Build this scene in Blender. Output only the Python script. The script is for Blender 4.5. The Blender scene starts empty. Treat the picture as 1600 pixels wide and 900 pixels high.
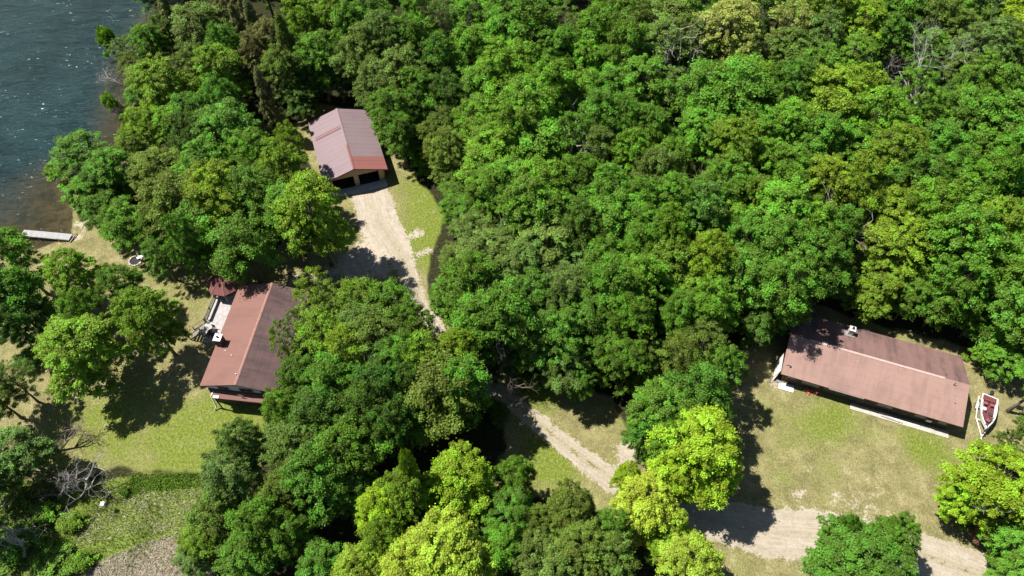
import bpy, math, random
import numpy as np
from mathutils import Matrix, Vector

# ------------------------------------------------------------------ camera, world, sun
sc = bpy.context.scene
COL = sc.collection
CAM_H, PITCH, ROLL, FPX = 80.0, math.radians(55.65), math.radians(1.0), 1102.6
cam = bpy.data.cameras.new('camera')
cam.lens = FPX / 1600 * 36.0; cam.sensor_width = 36.0
cam.clip_start = 0.5; cam.clip_end = 9000
camo = bpy.data.objects.new('camera', cam); COL.objects.link(camo)
camo.matrix_world = Matrix.Translation((0, 0, CAM_H)) @ Matrix.Rotation(math.pi/2 - PITCH, 4, 'X') @ Matrix.Rotation(ROLL, 4, 'Z')
sc.camera = camo

SUN_AZ, SUN_EL = math.radians(163.0), math.radians(60.0)      # direction towards the sun, counter-clockwise from +X
w = bpy.data.worlds.new('World'); sc.world = w; w.use_nodes = True
nt = w.node_tree; nt.nodes.clear()
sky = nt.nodes.new('ShaderNodeTexSky'); sky.sky_type = 'NISHITA'; sky.sun_disc = False
sky.sun_elevation = SUN_EL; sky.sun_rotation = math.pi/2 - SUN_AZ
sky.air_density = 1.0; sky.dust_density = 0.6; sky.ozone_density = 1.0
bg = nt.nodes.new('ShaderNodeBackground'); bg.inputs[1].default_value = 0.05
wo = nt.nodes.new('ShaderNodeOutputWorld')
nt.links.new(sky.outputs[0], bg.inputs[0]); nt.links.new(bg.outputs[0], wo.inputs[0])
sl = bpy.data.lights.new('sun', 'SUN'); sl.energy = 5.0; sl.angle = math.radians(0.53); sl.color = (1.0, 0.955, 0.88)
so = bpy.data.objects.new('sun', sl); COL.objects.link(so)
sd = Vector((math.cos(SUN_EL)*math.cos(SUN_AZ), math.cos(SUN_EL)*math.sin(SUN_AZ), math.sin(SUN_EL)))
so.rotation_euler = sd.to_track_quat('Z', 'Y').to_euler(); so.location = (-60, 60, 120)
sc.view_settings.view_transform = 'Standard'; sc.view_settings.look = 'None'
sc.view_settings.exposure = 0.95; sc.view_settings.gamma = 1.0
try:
    sc.cycles.max_bounces = 6; sc.cycles.diffuse_bounces = 3; sc.cycles.transparent_max_bounces = 8
    sc.cycles.use_denoising = True
except Exception: pass

# ------------------------------------------------------------------ helpers
def at(u, v, z=0.0):
    """survey of the photograph: where the line of sight through (u, v) meets the height z"""
    c, s = math.cos(-ROLL), math.sin(-ROLL); x = u-800; y = v-450; x, y = c*x-s*y, s*x+c*y
    fy, fz = math.cos(PITCH), -math.sin(PITCH); uy, uz = math.sin(PITCH), math.cos(PITCH)
    dx, dy, dz = x, fy*FPX-uy*y, fz*FPX-uz*y
    t = (z-CAM_H)/dz
    return np.array([dx*t, dy*t])
def to_px(x, y, z):
    fy, fz = math.cos(PITCH), -math.sin(PITCH); uy, uz = math.sin(PITCH), math.cos(PITCH); Z = z-CAM_H
    d = y*fy+Z*fz; q = y*uy+Z*uz; X = x/d*FPX; Y = -q/d*FPX
    c, s = math.cos(ROLL), math.sin(ROLL)
    return 800+c*X-s*Y, 450+s*X+c*Y, FPX/d

class MB:
    def __init__(s): s.v = []; s.f = []; s.m = []; s.n = 0
    def add(s, verts, faces, mi=0):
        b = s.n; s.v.extend([tuple(map(float, p)) for p in verts]); s.n += len(verts)
        for f in faces: s.f.append(tuple(b+i for i in f)); s.m.append(mi)
        return s
    def box(s, cx, cy, cz, sx, sy, sz, rz=0.0, mi=0, M=None):
        P = []
        c, t = math.cos(rz), math.sin(rz)
        for dz in (-.5, .5):
            for dx, dy in ((-.5,-.5),(.5,-.5),(.5,.5),(-.5,.5)):
                a, b = dx*sx, dy*sy; P.append((cx+a*c-b*t, cy+a*t+b*c, cz+dz*sz))
        if M is not None: P = [tuple(M @ Vector(p)) for p in P]
        return s.add(P, [(3,2,1,0),(4,5,6,7),(0,1,5,4),(1,2,6,5),(2,3,7,6),(3,0,4,7)], mi)
    def bar(s, p, q, wx, wz, mi=0):
        p = Vector(p); q = Vector(q); d = (q-p); L = d.length
        if L < 1e-6: return s
        d.normalize(); up = Vector((0,0,1)) if abs(d.z) < .95 else Vector((1,0,0))
        a = d.cross(up).normalized(); b = a.cross(d).normalized(); P = []
        for e in (p, q):
            for i, j in ((-.5,-.5),(.5,-.5),(.5,.5),(-.5,.5)): P.append(e + a*i*wx + b*j*wz)
        return s.add(P, [(3,2,1,0),(4,5,6,7),(0,1,5,4),(1,2,6,5),(2,3,7,6),(3,0,4,7)], mi)
    def tube(s, pts, rad, n=6, mi=0, cap=True):
        pts = [Vector(p) for p in pts]; rad = list(rad) if hasattr(rad, '__len__') else [rad]*len(pts)
        ring = []; prev = None
        for i, p in enumerate(pts):
            d = (pts[min(i+1, len(pts)-1)] - pts[max(i-1, 0)])
            if d.length < 1e-7: d = Vector((0,0,1))
            d.normalize()
            if prev is None: a = d.orthogonal().normalized()
            else:
                a = prev - d*prev.dot(d)
                a = a.normalized() if a.length > 1e-5 else d.orthogonal().normalized()
            prev = a; b = d.cross(a)
            ring.append([p + (a*math.cos(2*math.pi*k/n) + b*math.sin(2*math.pi*k/n))*rad[i] for k in range(n)])
        V = [q for r in ring for q in r]; F = []
        for i in range(len(pts)-1):
            for k in range(n):
                F.append((i*n+k, i*n+(k+1) % n, (i+1)*n+(k+1) % n, (i+1)*n+k))
        if cap: F.append(tuple(range(n))[::-1]); F.append(tuple((len(pts)-1)*n+k for k in range(n)))
        return s.add(V, F, mi)
    def prism(s, poly, z0, z1, mi=0):
        n = len(poly); V = [(x, y, z0) for x, y in poly] + [(x, y, z1) for x, y in poly]
        F = [tuple(range(n))[::-1], tuple(range(n, 2*n))] + [(i, (i+1) % n, n+(i+1) % n, n+i) for i in range(n)]
        return s.add(V, F, mi)
    def build(s, name, mats, parent=None, smooth=False, bevel=0.0):
        me = bpy.data.meshes.new(name); me.from_pydata(s.v, [], s.f)
        for m in (mats if isinstance(mats, (list, tuple)) else [mats]): me.materials.append(m)
        if any(s.m): me.polygons.foreach_set('material_index', s.m)
        if smooth: me.polygons.foreach_set('use_smooth', [True]*len(s.f))
        me.update()
        o = bpy.data.objects.new(name, me); COL.objects.link(o)
        if parent is not None: o.parent = parent
        if bevel:
            b = o.modifiers.new('bevel', 'BEVEL'); b.width = bevel; b.segments = 2; b.limit_method = 'ANGLE'
        return o

def quick_mesh(name, V, F, mats, attrs=None, smooth=False):
    """V (n,3), F (m,k) numpy arrays"""
    V = np.asarray(V, np.float32); F = np.asarray(F, np.int32); m, k = F.shape
    me = bpy.data.meshes.new(name); me.vertices.add(len(V)); me.vertices.foreach_set('co', V.ravel())
    me.loops.add(m*k); me.loops.foreach_set('vertex_index', F.ravel())
    me.polygons.add(m); me.polygons.foreach_set('loop_start', np.arange(0, m*k, k, dtype=np.int32))
    me.polygons.foreach_set('loop_total', np.full(m, k, np.int32))
    if smooth: me.polygons.foreach_set('use_smooth', np.ones(m, bool))
    for mt in mats: me.materials.append(mt)
    for nm, arr in (attrs or {}).items():
        a = me.attributes.new(nm, 'FLOAT', 'POINT'); a.data.foreach_set('value', np.asarray(arr, np.float32))
    me.update(calc_edges=True); me.validate()
    return me
def link(name, me, parent=None):
    o = bpy.data.objects.new(name, me); COL.objects.link(o)
    if parent is not None: o.parent = parent
    return o
def thing(name, label, cat, loc=(0,0,0), rz=0.0, group=None):
    o = bpy.data.objects.new(name, None); COL.objects.link(o); o.empty_display_size = .5
    o.location = loc; o.rotation_euler = (0, 0, rz); return tag(o, label, cat, group)
def tag(o, label, cat, group=None):
    o['label'] = label; o['category'] = cat
    if group: o['group'] = group
    return o
def structure(o): o['kind'] = 'structure'; return o
def stuff(o, label=None, cat=None):
    o['kind'] = 'stuff'
    if label: o['label'] = label
    if cat: o['category'] = cat
    return o

# ------------------------------------------------------------------ materials
class NT:
    def __init__(s, name):
        s.m = bpy.data.materials.new(name); s.m.use_nodes = True; s.t = s.m.node_tree; s.t.nodes.clear()
        s.out = s.n('ShaderNodeOutputMaterial')
    def n(s, typ, **kw):
        o = s.t.nodes.new(typ)
        for k, v in kw.items(): setattr(o, k, v)
        return o
    def l(s, a, b): s.t.links.new(a, b)
    def setin(s, node, idx, val):
        if hasattr(val, 'links') or hasattr(val, 'is_linked'): s.l(val, node.inputs[idx])
        else: node.inputs[idx].default_value = val
    def pos(s, obj=False):
        return s.n('ShaderNodeTexCoord').outputs['Object'] if obj else s.n('ShaderNodeNewGeometry').outputs['Position']
    def scale(s, vec, sc3, rz=0.0):
        mp = s.n('ShaderNodeMapping'); s.l(vec, mp.inputs[0]); mp.inputs['Scale'].default_value = sc3; mp.inputs['Rotation'].default_value = (0,0,rz); return mp.outputs[0]
    def noise(s, vec, scale, detail=4, rough=.6, dist=0.0):
        o = s.n('ShaderNodeTexNoise'); s.l(vec, o.inputs['Vector']); o.inputs['Scale'].default_value = scale
        o.inputs['Detail'].default_value = detail; o.inputs['Roughness'].default_value = rough; o.inputs['Distortion'].default_value = dist
        return o.outputs['Fac']
    def voro(s, vec, scale, feat='F1', out='Distance'):
        o = s.n('ShaderNodeTexVoronoi'); o.feature = feat; s.l(vec, o.inputs['Vector']); o.inputs['Scale'].default_value = scale; return o.outputs[out]
    def attr(s, name): o = s.n('ShaderNodeAttribute'); o.attribute_name = name; return o.outputs['Fac']
    def math(s, op, a, b=0.0, c=0.0, clamp=False):
        o = s.n('ShaderNodeMath', operation=op); o.use_clamp = clamp
        s.setin(o, 0, a); s.setin(o, 1, b)
        if op in ('MULTIPLY_ADD',): s.setin(o, 2, c)
        return o.outputs[0]
    def ramp(s, v, lo, hi, a=0.0, b=1.0):
        o = s.n('ShaderNodeMapRange'); o.interpolation_type = 'SMOOTHSTEP'
        s.setin(o, 0, v); s.setin(o, 1, lo); s.setin(o, 2, hi); s.setin(o, 3, a); s.setin(o, 4, b); return o.outputs[0]
    def mix(s, f, a, b, mode='MIX'):
        o = s.n('ShaderNodeMix', data_type='RGBA', blend_type=mode)
        s.setin(o, 0, f); s.setin(o, 6, a if hasattr(a, 'links') else (*a, 1)); s.setin(o, 7, b if hasattr(b, 'links') else (*b, 1)); return o.outputs[2]
    def bump(s, h, strength=.3, dist=.05):
        o = s.n('ShaderNodeBump'); s.l(h, o.inputs['Height']); o.inputs['Strength'].default_value = strength; o.inputs['Distance'].default_value = dist; return o.outputs[0]
    def principled(s, col, rough=.8, normal=None, metal=0.0, spec=.3):
        o = s.n('ShaderNodeBsdfPrincipled'); s.setin(o, 'Base Color', col if hasattr(col, 'links') else (*col, 1))
        s.setin(o, 'Roughness', rough); o.inputs['Metallic'].default_value = metal; o.inputs['Specular IOR Level'].default_value = spec
        if normal is not None: s.l(normal, o.inputs['Normal'])
        return o.outputs[0]
    def done(s, sh): s.l(sh, s.out.inputs[0]); return s.m

def plain(name, col, rough=.7, var=.15, scale=3.0, metal=0.0, spec=.3, bump=0.0):
    t = NT(name); p = t.pos(True)
    n1 = t.noise(p, scale, 5); n2 = t.noise(p, scale*9, 3)
    k = t.math('ADD', t.math('MULTIPLY', n1, .7), t.math('MULTIPLY', n2, .3))
    dark = tuple(c*(1-var*1.6) for c in col); lite = tuple(min(1, c*(1+var*1.3)) for c in col)
    c = t.mix(t.ramp(k, .3, .7), dark, lite)
    return t.done(t.principled(c, rough, t.bump(n2, bump, .02) if bump else None, metal, spec))

def ground_material():
    t = NT('ground_soil_and_grass'); p = t.pos()
    nL = t.noise(p, .09, 5, .6); nM = t.noise(p, .55, 6, .65, .4); nF = t.noise(p, 3.2, 6, .7); nX = t.noise(p, 7., 5, .75)
    streak = t.noise(t.scale(p, (1.0, .45, 1), 1.1), 1.6, 6, .75)
    f = t.math('ADD', t.math('MULTIPLY', nM, .55), t.math('MULTIPLY', nF, .45))
    # grass
    lf = t.math('ADD', t.attr('lush'), t.math('MULTIPLY', t.math('SUBTRACT', t.math('ADD', t.math('MULTIPLY', nL, .75), t.math('MULTIPLY', f, .40)), .57), 3.2))
    dry = t.mix(t.ramp(f, .36, .64), (.150, .135, .056), (.335, .290, .140))
    lush = t.mix(t.ramp(nF, .36, .64), (.085, .130, .012), (.205, .255, .028))
    grass = t.mix(t.ramp(lf, .05, .80), dry, lush)
    grass = t.mix(t.ramp(nX, .40, .60), t.mix(.62, grass, (.065, .075, .022)), grass)
    nS = t.noise(t.scale(p, (1.6, .5, 1), .9), 5.0, 4, .75); grass = t.mix(t.math('MULTIPLY', t.ramp(nS, .52, .66), .5), grass, (.36, .31, .19))
    pale = t.ramp(t.math('ADD', t.math('MULTIPLY', streak, .55), t.math('MULTIPLY', nM, .45)), .535, .66)
    grass = t.mix(t.math('MULTIPLY', pale, .42), grass, (.37, .31, .215))
    dirtspot = t.ramp(t.math('ADD', t.math('MULTIPLY', t.noise(p, 1.4, 5, .7), .6), t.math('MULTIPLY', nX, .4)), .60, .70)
    grass = t.mix(t.math('MULTIPLY', dirtspot, .5), grass, (.16, .12, .07))
    # rank weeds
    weed = t.mix(t.ramp(nF, .35, .62), (.070, .115, .016), (.170, .215, .045))
    wf = t.ramp(t.math('ADD', t.attr('weed'), t.math('MULTIPLY', t.math('SUBTRACT', f, .5), 1.1)), .35, .62)
    c = t.mix(wf, grass, weed)
    reed = t.mix(t.ramp(t.noise(t.scale(p, (.35, 1.6, 1), .7), 3.2, 6, .75), .36, .64), (.15, .12, .075), (.42, .365, .275))
    c = t.mix(t.ramp(t.math('ADD', t.attr('reed'), t.math('MULTIPLY', t.math('SUBTRACT', f, .5), 1.8)), .38, .62), c, reed)
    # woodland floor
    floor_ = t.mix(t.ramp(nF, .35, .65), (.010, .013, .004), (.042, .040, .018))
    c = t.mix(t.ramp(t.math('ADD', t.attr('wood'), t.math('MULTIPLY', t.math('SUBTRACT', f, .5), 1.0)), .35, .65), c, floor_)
    # sand and gravel
    rut = t.noise(t.scale(p, (1, 1, 1)), 1.1, 5, .6, .6)
    sand = t.mix(t.ramp(t.math('ADD', t.math('MULTIPLY', rut, .5), t.math('MULTIPLY', nF, .5)), .34, .64), (.262, .220, .166), (.405, .352, .285))
    sand = t.mix(t.math('MULTIPLY', t.ramp(nX, .55, .75), .6), sand, (.25, .21, .15))
    cx = t.n('ShaderNodeCombineXYZ'); t.l(t.math('MULTIPLY', t.attr('across'), 2.4), cx.inputs[0]); t.l(t.math('MULTIPLY', t.noise(p, .16, 2), 2.5), cx.inputs[1]); stk = t.noise(cx.outputs[0], 1.6, 4, .7)
    sand = t.mix(t.ramp(stk, .40, .62), t.mix(.35, sand, (.27, .225, .165)), t.mix(.40, sand, (.43, .385, .32)))
    sand = t.mix(t.math('MULTIPLY', t.attr('track'), .75), sand, t.mix(t.ramp(nF, .35, .65), (.235, .205, .135), (.31, .27, .19)))
    sf = t.ramp(t.math('ADD', t.attr('sand'), t.math('MULTIPLY', t.math('SUBTRACT', t.math('ADD', t.math('MULTIPLY', nM, .5), t.math('MULTIPLY', nF, .5)), .5), 2.6)), .38, .62)
    c = t.mix(sf, c, sand)
    # lake bed
    bed = t.mix(t.ramp(nM, .38, .62), (.060, .050, .028), (.170, .125, .070))
    bed = t.mix(t.ramp(t.voro(p, 1.3), .0, .35), (.20, .17, .11), bed)
    c = t.mix(t.attr('bed'), c, bed)
    h = t.math('ADD', t.math('MULTIPLY', nF, .6), t.math('MULTIPLY', nX, .6))
    return t.done(t.principled(c, .95, t.bump(h, .75, .16), spec=.1))

def water_material():
    t = NT('lake_water'); p = t.pos()
    wv = t.scale(p, (.50, 1.35, 1), math.radians(-14))
    a = t.noise(wv, .42, 4, .6, .7); b = t.noise(wv, 1.7, 5, .68, .6); e = t.noise(t.scale(p, (.8, 1.2, 1), .4), 3.4, 3, .6, .3); cfi = t.noise(p, .07, 3)
    h = t.math('ADD', t.math('ADD', t.math('MULTIPLY', a, .75), t.math('MULTIPLY', b, .38)), t.math('MULTIPLY', e, .10))
    nrm = t.bump(h, 1.0, 1.5)
    dp = t.attr('depth')
    deep = t.mix(t.ramp(cfi, .35, .65), (.002, .017, .023), (.007, .031, .037))
    cr = t.noise(t.scale(p, (.42, 1.5, 1), math.radians(-14)), .9, 5, .62, 1.1); cr = t.math('ABSOLUTE', t.math('SUBTRACT', cr, .5)); deep = t.mix(t.math('MULTIPLY', t.ramp(cr, .022, .0), .50), deep, (.055, .105, .105)); deep = t.mix(t.math('MULTIPLY', t.ramp(h, .55, .80), .5), deep, (.025, .062, .066))
    shallow = t.mix(t.ramp(t.noise(p, .8, 5), .4, .65), (.078, .062, .034), (.034, .040, .028))
    col = t.mix(t.ramp(dp, .05, .48), shallow, deep)
    sh = t.principled(col, .12, nrm, spec=.15)
    tr = t.n('ShaderNodeBsdfTransparent'); tr.inputs[0].default_value = (.75, .78, .70, 1)
    mx = t.n('ShaderNodeMixShader'); al = t.ramp(dp, .0, .30, .35, 1.0); t.l(al, mx.inputs[0]); t.l(tr.outputs[0], mx.inputs[1]); t.l(sh, mx.inputs[2])
    # thin broken foam where a crest topples, with sun glints painted as white flecks
    fo = t.math('MULTIPLY', t.ramp(t.noise(t.scale(p, (.45, 1.7, 1), math.radians(-12)), 1.9, 3, .6, .8), .690, .71), t.ramp(t.noise(p, .16, 4, .7), .46, .58))
    foam_glint = t.principled((.80, .83, .82), .6)
    m2 = t.n('ShaderNodeMixShader'); t.l(fo, m2.inputs[0]); t.l(mx.outputs[0], m2.inputs[1]); t.l(foam_glint, m2.inputs[2])
    return t.done(m2.outputs[0])

def leaf_material(name, transl=.30):
    t = NT(name); oi = t.n('ShaderNodeObjectInfo'); tint = t.attr('tint'); p = t.pos(True)
    n = t.noise(p, .35, 3)
    f = t.math('ADD', t.math('MULTIPLY', tint, .75), t.math('MULTIPLY', n, .5))
    hs = t.n('ShaderNodeHueSaturation'); t.l(oi.outputs['Color'], hs.inputs['Color'])
    t.l(t.ramp(f, .2, 1.1, .480, .512), hs.inputs['Hue']); t.l(t.ramp(f, .15, 1.1, .55, 1.62), hs.inputs['Value'])
    hs.inputs['Saturation'].default_value = 1.0
    pr = t.principled(hs.outputs[0], .55, spec=.24)
    h2 = t.n('ShaderNodeHueSaturation'); t.l(hs.outputs[0], h2.inputs['Color']); h2.inputs['Hue'].default_value = .495; h2.inputs['Value'].default_value = 1.35; h2.inputs['Saturation'].default_value = 1.1
    tr = t.n('ShaderNodeBsdfTranslucent'); t.l(h2.outputs[0], tr.inputs[0])
    mx = t.n('ShaderNodeMixShader'); mx.inputs[0].default_value = transl; t.l(pr, mx.inputs[1]); t.l(tr.outputs[0], mx.inputs[2])
    return t.done(mx.outputs[0])

def roof_material(name, base, stain, amount, rz_streak=False, scale=1.0):
    t = NT(name); p = t.pos(True)
    big = t.noise(p, .35*scale, 5, .6); st = t.noise(t.scale(p, (1.6, .28, .28) if not rz_streak else (.28, 1.6, 1)), .9, 5, .65); fi = t.noise(p, 9, 4, .7)
    k = t.math('ADD', t.math('MULTIPLY', big, .5), t.math('MULTIPLY', st, .5))
    c = t.mix(t.math('MULTIPLY', t.ramp(k, .40, .66), amount), base, stain)
    c = t.mix(t.ramp(fi, .35, .7), t.mix(.14, c, tuple(x*.5 for x in base)), c)
    c = t.mix(t.math('MULTIPLY', t.ramp(t.noise(p, 2.6, 5, .7), .63, .70), .35), c, tuple(min(1, x*1.5+.05) for x in base))
    return t.done(t.principled(c, .78, t.bump(fi, .25, .02), spec=.2))

M = {}
M['ground'] = ground_material(); M['water'] = water_material()
M['leaf'] = leaf_material('broad_leaves', .26); M['leafdark'] = leaf_material('cedar_leaves', .22)
M['bark'] = plain('grey_bark', (.135, .115, .090), .95, .35, 2.0, bump=.4)
M['deadwood'] = plain('silver_dead_wood', (.31, .29, .265), .9, .25, 2.0)
M['silverwood'] = plain('bleached_bare_wood', (.42, .40, .37), .9, .2, 2.0)
M['deadbrown'] = plain('brown_dead_wood', (.155, .125, .105), .9, .3, 2.0)
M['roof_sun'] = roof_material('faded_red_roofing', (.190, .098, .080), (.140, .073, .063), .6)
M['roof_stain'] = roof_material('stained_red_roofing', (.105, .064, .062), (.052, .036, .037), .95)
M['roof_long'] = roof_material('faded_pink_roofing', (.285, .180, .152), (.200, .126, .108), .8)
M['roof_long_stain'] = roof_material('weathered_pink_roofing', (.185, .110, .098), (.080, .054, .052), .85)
M['g_left'] = roof_material('chalky_pink_metal', (.222, .165, .176), (.190, .140, .152), .6)
M['g_right'] = roof_material('dull_pink_metal', (.192, .142, .150), (.158, .115, .122), .6)
M['g_red'] = roof_material('fresh_red_metal', (.215, .085, .074), (.18, .075, .066), .5)
M['cap'] = plain('pale_pink_flashing', (.42, .30, .27), .6, .12)
M['gazebo'] = roof_material('shaded_maroon_shingles', (.15, .058, .052), (.10, .040, .038), .6)  # maroon darkened in the colour for the tree shade on the gazebo
M['cap2'] = plain('dusty_ridge_metal', (.26, .14, .115), .7, .12)
M['fascia'] = plain('dark_red_fascia', (.23, .09, .075), .7, .15)
M['tan'] = plain('tan_boards', (.40, .31, .20), .8, .1)
M['greywall'] = plain('blue_grey_boards', (.42, .45, .53), .8, .1)
M['brownwall'] = plain('dark_brown_boards', (.060, .050, .042), .85, .2)
M['deckdark'] = plain('weathered_deck_rail', (.20, .18, .15), .85, .2)
M['deckgrey'] = plain('grey_deck_boards', (.36, .34, .33), .85, .14)
M['dock'] = plain('bleached_dock_planks', (.30, .295, .30), .85, .14)
M['white'] = plain('white_paint', (.62, .61, .58), .55, .05)
M['concrete'] = plain('pale_concrete', (.40, .36, .31), .9, .12, 1.2, bump=.2)
M['slab'] = plain('grey_concrete', (.40, .41, .42), .9, .12, 1.0, bump=.2)
M['glass'] = plain('dark_window_glass', (.018, .022, .026), .08, .05, spec=.6)
M['dark'] = plain('dark_interior', (.030, .026, .024), .9, .1)
M['black'] = plain('black_rubber', (.018, .018, .02), .5, .1, spec=.4)
M['blackpaint'] = plain('charcoal_plastic', (.045, .047, .05), .35, .1, spec=.5)
M['galv'] = plain('galvanised_steel', (.45, .46, .47), .4, .1, metal=.6)
M['hull'] = plain('white_gelcoat', (.60, .60, .59), .25, .03, spec=.5)
M['maroon'] = plain('maroon_carpet', (.135, .034, .038), .85, .2)
M['seat'] = plain('red_vinyl', (.20, .075, .08), .5, .12)
M['curtain'] = plain('grey_beige_shade', (.30, .28, .24), .8, .1)
M['orange'] = plain('orange_red_paint', (.62, .10, .04), .45, .1)
M['stone'] = plain('grey_pink_stone', (.38, .34, .31), .9, .25, 2.0)
M['needle'] = plain('brown_dry_needles', (.20, .115, .070), .9, .3)

# ------------------------------------------------------------------ ground, lake, drive
SHORE = [at(u, v, -.3) for u, v in ((330,-420),(300,-160),(282,0),(240,60),(218,110),(206,165),(206,205),(180,240),(140,275),(112,305),(112,345),(110,366),(66,386),(0,402),(-120,440),(-320,470))]
SHORE = np.array(SHORE)
LAKE = np.vstack([SHORE, [[-4000, SHORE[-1, 1]-40], [-4000, 4000], [SHORE[0, 0], 4000]]])
def seg_dist(P, poly, closed=False):
    d = np.full(len(P), 1e9); n = len(poly)
    for i in range(n if closed else n-1):
        a = poly[i]; b = poly[(i+1) % n]; ab = b-a; t = np.clip(((P-a) @ ab)/(ab @ ab+1e-12), 0, 1)
        d = np.minimum(d, np.hypot(*(P-(a+t[:, None]*ab)).T))
    return d
def inside(P, poly):
    r = np.zeros(len(P), bool); n = len(poly)
    for i in range(n):
        a = poly[i]; b = poly[(i+1) % n]
        if a[1] == b[1]: continue
        c = ((a[1] > P[:, 1]) != (b[1] > P[:, 1])) & (P[:, 0] < (b[0]-a[0])*(P[:, 1]-a[1])/(b[1]-a[1])+a[0]); r ^= c
    return r
def sdf(P, poly): d = seg_dist(P, poly, True); return np.where(inside(P, poly), d, -d)     # positive inside
def smooth(x, a, b): t = np.clip((x-a)/(b-a), 0, 1); return t*t*(3-2*t)
def W(pts, z=0.0): return np.array([at(u, v, z) for u, v in pts])
CLEAR = [W(p) for p in (
    [(112,340),(150,350),(330,392),(420,395),(520,300),(470,240),(452,205),(500,160),(590,178),(640,262),(700,335),(672,400),(655,470),(560,450),(480,440),(420,650),(400,750),(330,745),(180,730),(150,745),(-60,760),(-60,420),(60,386)],
    [(600,420),(660,480),(760,600),(790,570),(830,585),(900,610),(960,620),(1000,700),(1120,620),(1190,520),(1280,478),(1400,515),(1530,548),(1640,590),(1700,620),(1700,980),(1180,980),(1050,850),(930,800),(760,770),(790,700),(780,650),(720,600),(600,520)],
    [(-60,745),(330,745),(330,840),(360,960),(-60,960)])]
DRIVE = [W(p) for p in (
    [(580,303),(590,345),(618,385),(637,425),(656,474),(700,540),(765,600),(830,652),(905,712),(958,750),(1030,792),(1110,812),(1200,832),(1290,838),(1400,858),(1480,880),(1560,912),(1660,960)],)]
DW = [3.0, 3.1, 2.3, 1.5, 1.2, 1.15, 1.2, 1.30, 1.45, 1.7, 2.1, 2.5, 2.9, 3.1, 2.9, 2.7, 2.7, 2.7]
LUSH = [(250,715,100,.34),(150,680,60,.25),(375,665,70,.42),(330,690,60,.25),(665,290,45,.8),(685,350,60,.85),(690,400,40,.7),(250,700,60,.3),(350,660,60,.3),(880,730,60,.4),(840,610,40,.4),(640,235,30,.35),(1262,665,70,.40),(1330,640,40,.1),(1440,700,60,.35),(1440,690,30,.25),(840,600,45,.45),
        (860,735,60,.35),(900,650,40,.15),(310,470,50,.35),(230,420,40,.2),(1150,640,50,.35),(1545,575,25,.35),(1400,515,60,.1),(80,650,60,.3),(60,560,60,.1),(1340,505,40,.15),(1210,760,60,.15)]
SANDY = [(582,392,34,.85),(560,415,26,.8),(602,425,22,.5),(530,420,26,.45),(500,432,20,.6),(655,365,12,.75),(668,392,12,.65),(648,402,14,.6),(640,372,9,.6),(575,330,38,.5),(985,715,24,.75),(975,700,16,.5),(132,350,17,.85),(120,372,9,.7),(460,438,16,.9),(212,412,15,.35),(1265,728,13,.45),(1250,770,16,.42),(1258,750,10,.4),(1185,600,25,.3),(1330,790,50,.25),(1230,800,40,.3),(1400,770,40,.18),(1210,600,14,.35),(1350,800,60,.22),(1185,875,45,.25),(1475,800,40,.15),
         (800,612,24,.5),(560,432,12,.3),(240,520,30,.15),(130,620,40,.2),(160,600,60,.2),(420,640,10,.4),(250,590,60,.2),(1545,790,30,.2),(360,735,50,.15),(1520,850,30,.25)]
WEEDB = W([(-60,748),(150,752),(205,744),(265,748),(335,738),(360,800),(340,960),(-60,960)])
REEDB = W([(110,905),(165,872),(215,850),(262,838),(300,868),(345,900),(380,980),(90,980)])
def blob(P, lst):
    r = np.zeros(len(P))
    for u, v, rad, k in lst:
        c = at(u, v); s = to_px(c[0], c[1], 0)[2]; R = rad/s
        r += k*np.exp(-((P-c)**2).sum(1)/(R*R)*1.0)
    return r
def drive_dist(P):
    best = np.full(len(P), -9.0)
    for ln in DRIVE:
        for i in range(len(ln)-1):
            a, b = ln[i], ln[i+1]; ab = b-a; t = np.clip(((P-a) @ ab)/(ab @ ab), 0, 1)
            d = np.hypot(*(P-(a+t[:, None]*ab)).T); wd = DW[i]*(1-t)+DW[i+1]*t; best = np.maximum(best, wd-d)
    return best
def hum(P, f, seed=0):
    r = np.random.RandomState(seed); o = np.zeros(len(P))
    for k in range(6):
        a = r.uniform(0, 6.28); q = f*(1.7**k); o += np.sin(P[:, 0]*q*math.cos(a)+P[:, 1]*q*math.sin(a)+r.uniform(0, 6.28))/(1.5**k)
    return o/3
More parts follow.
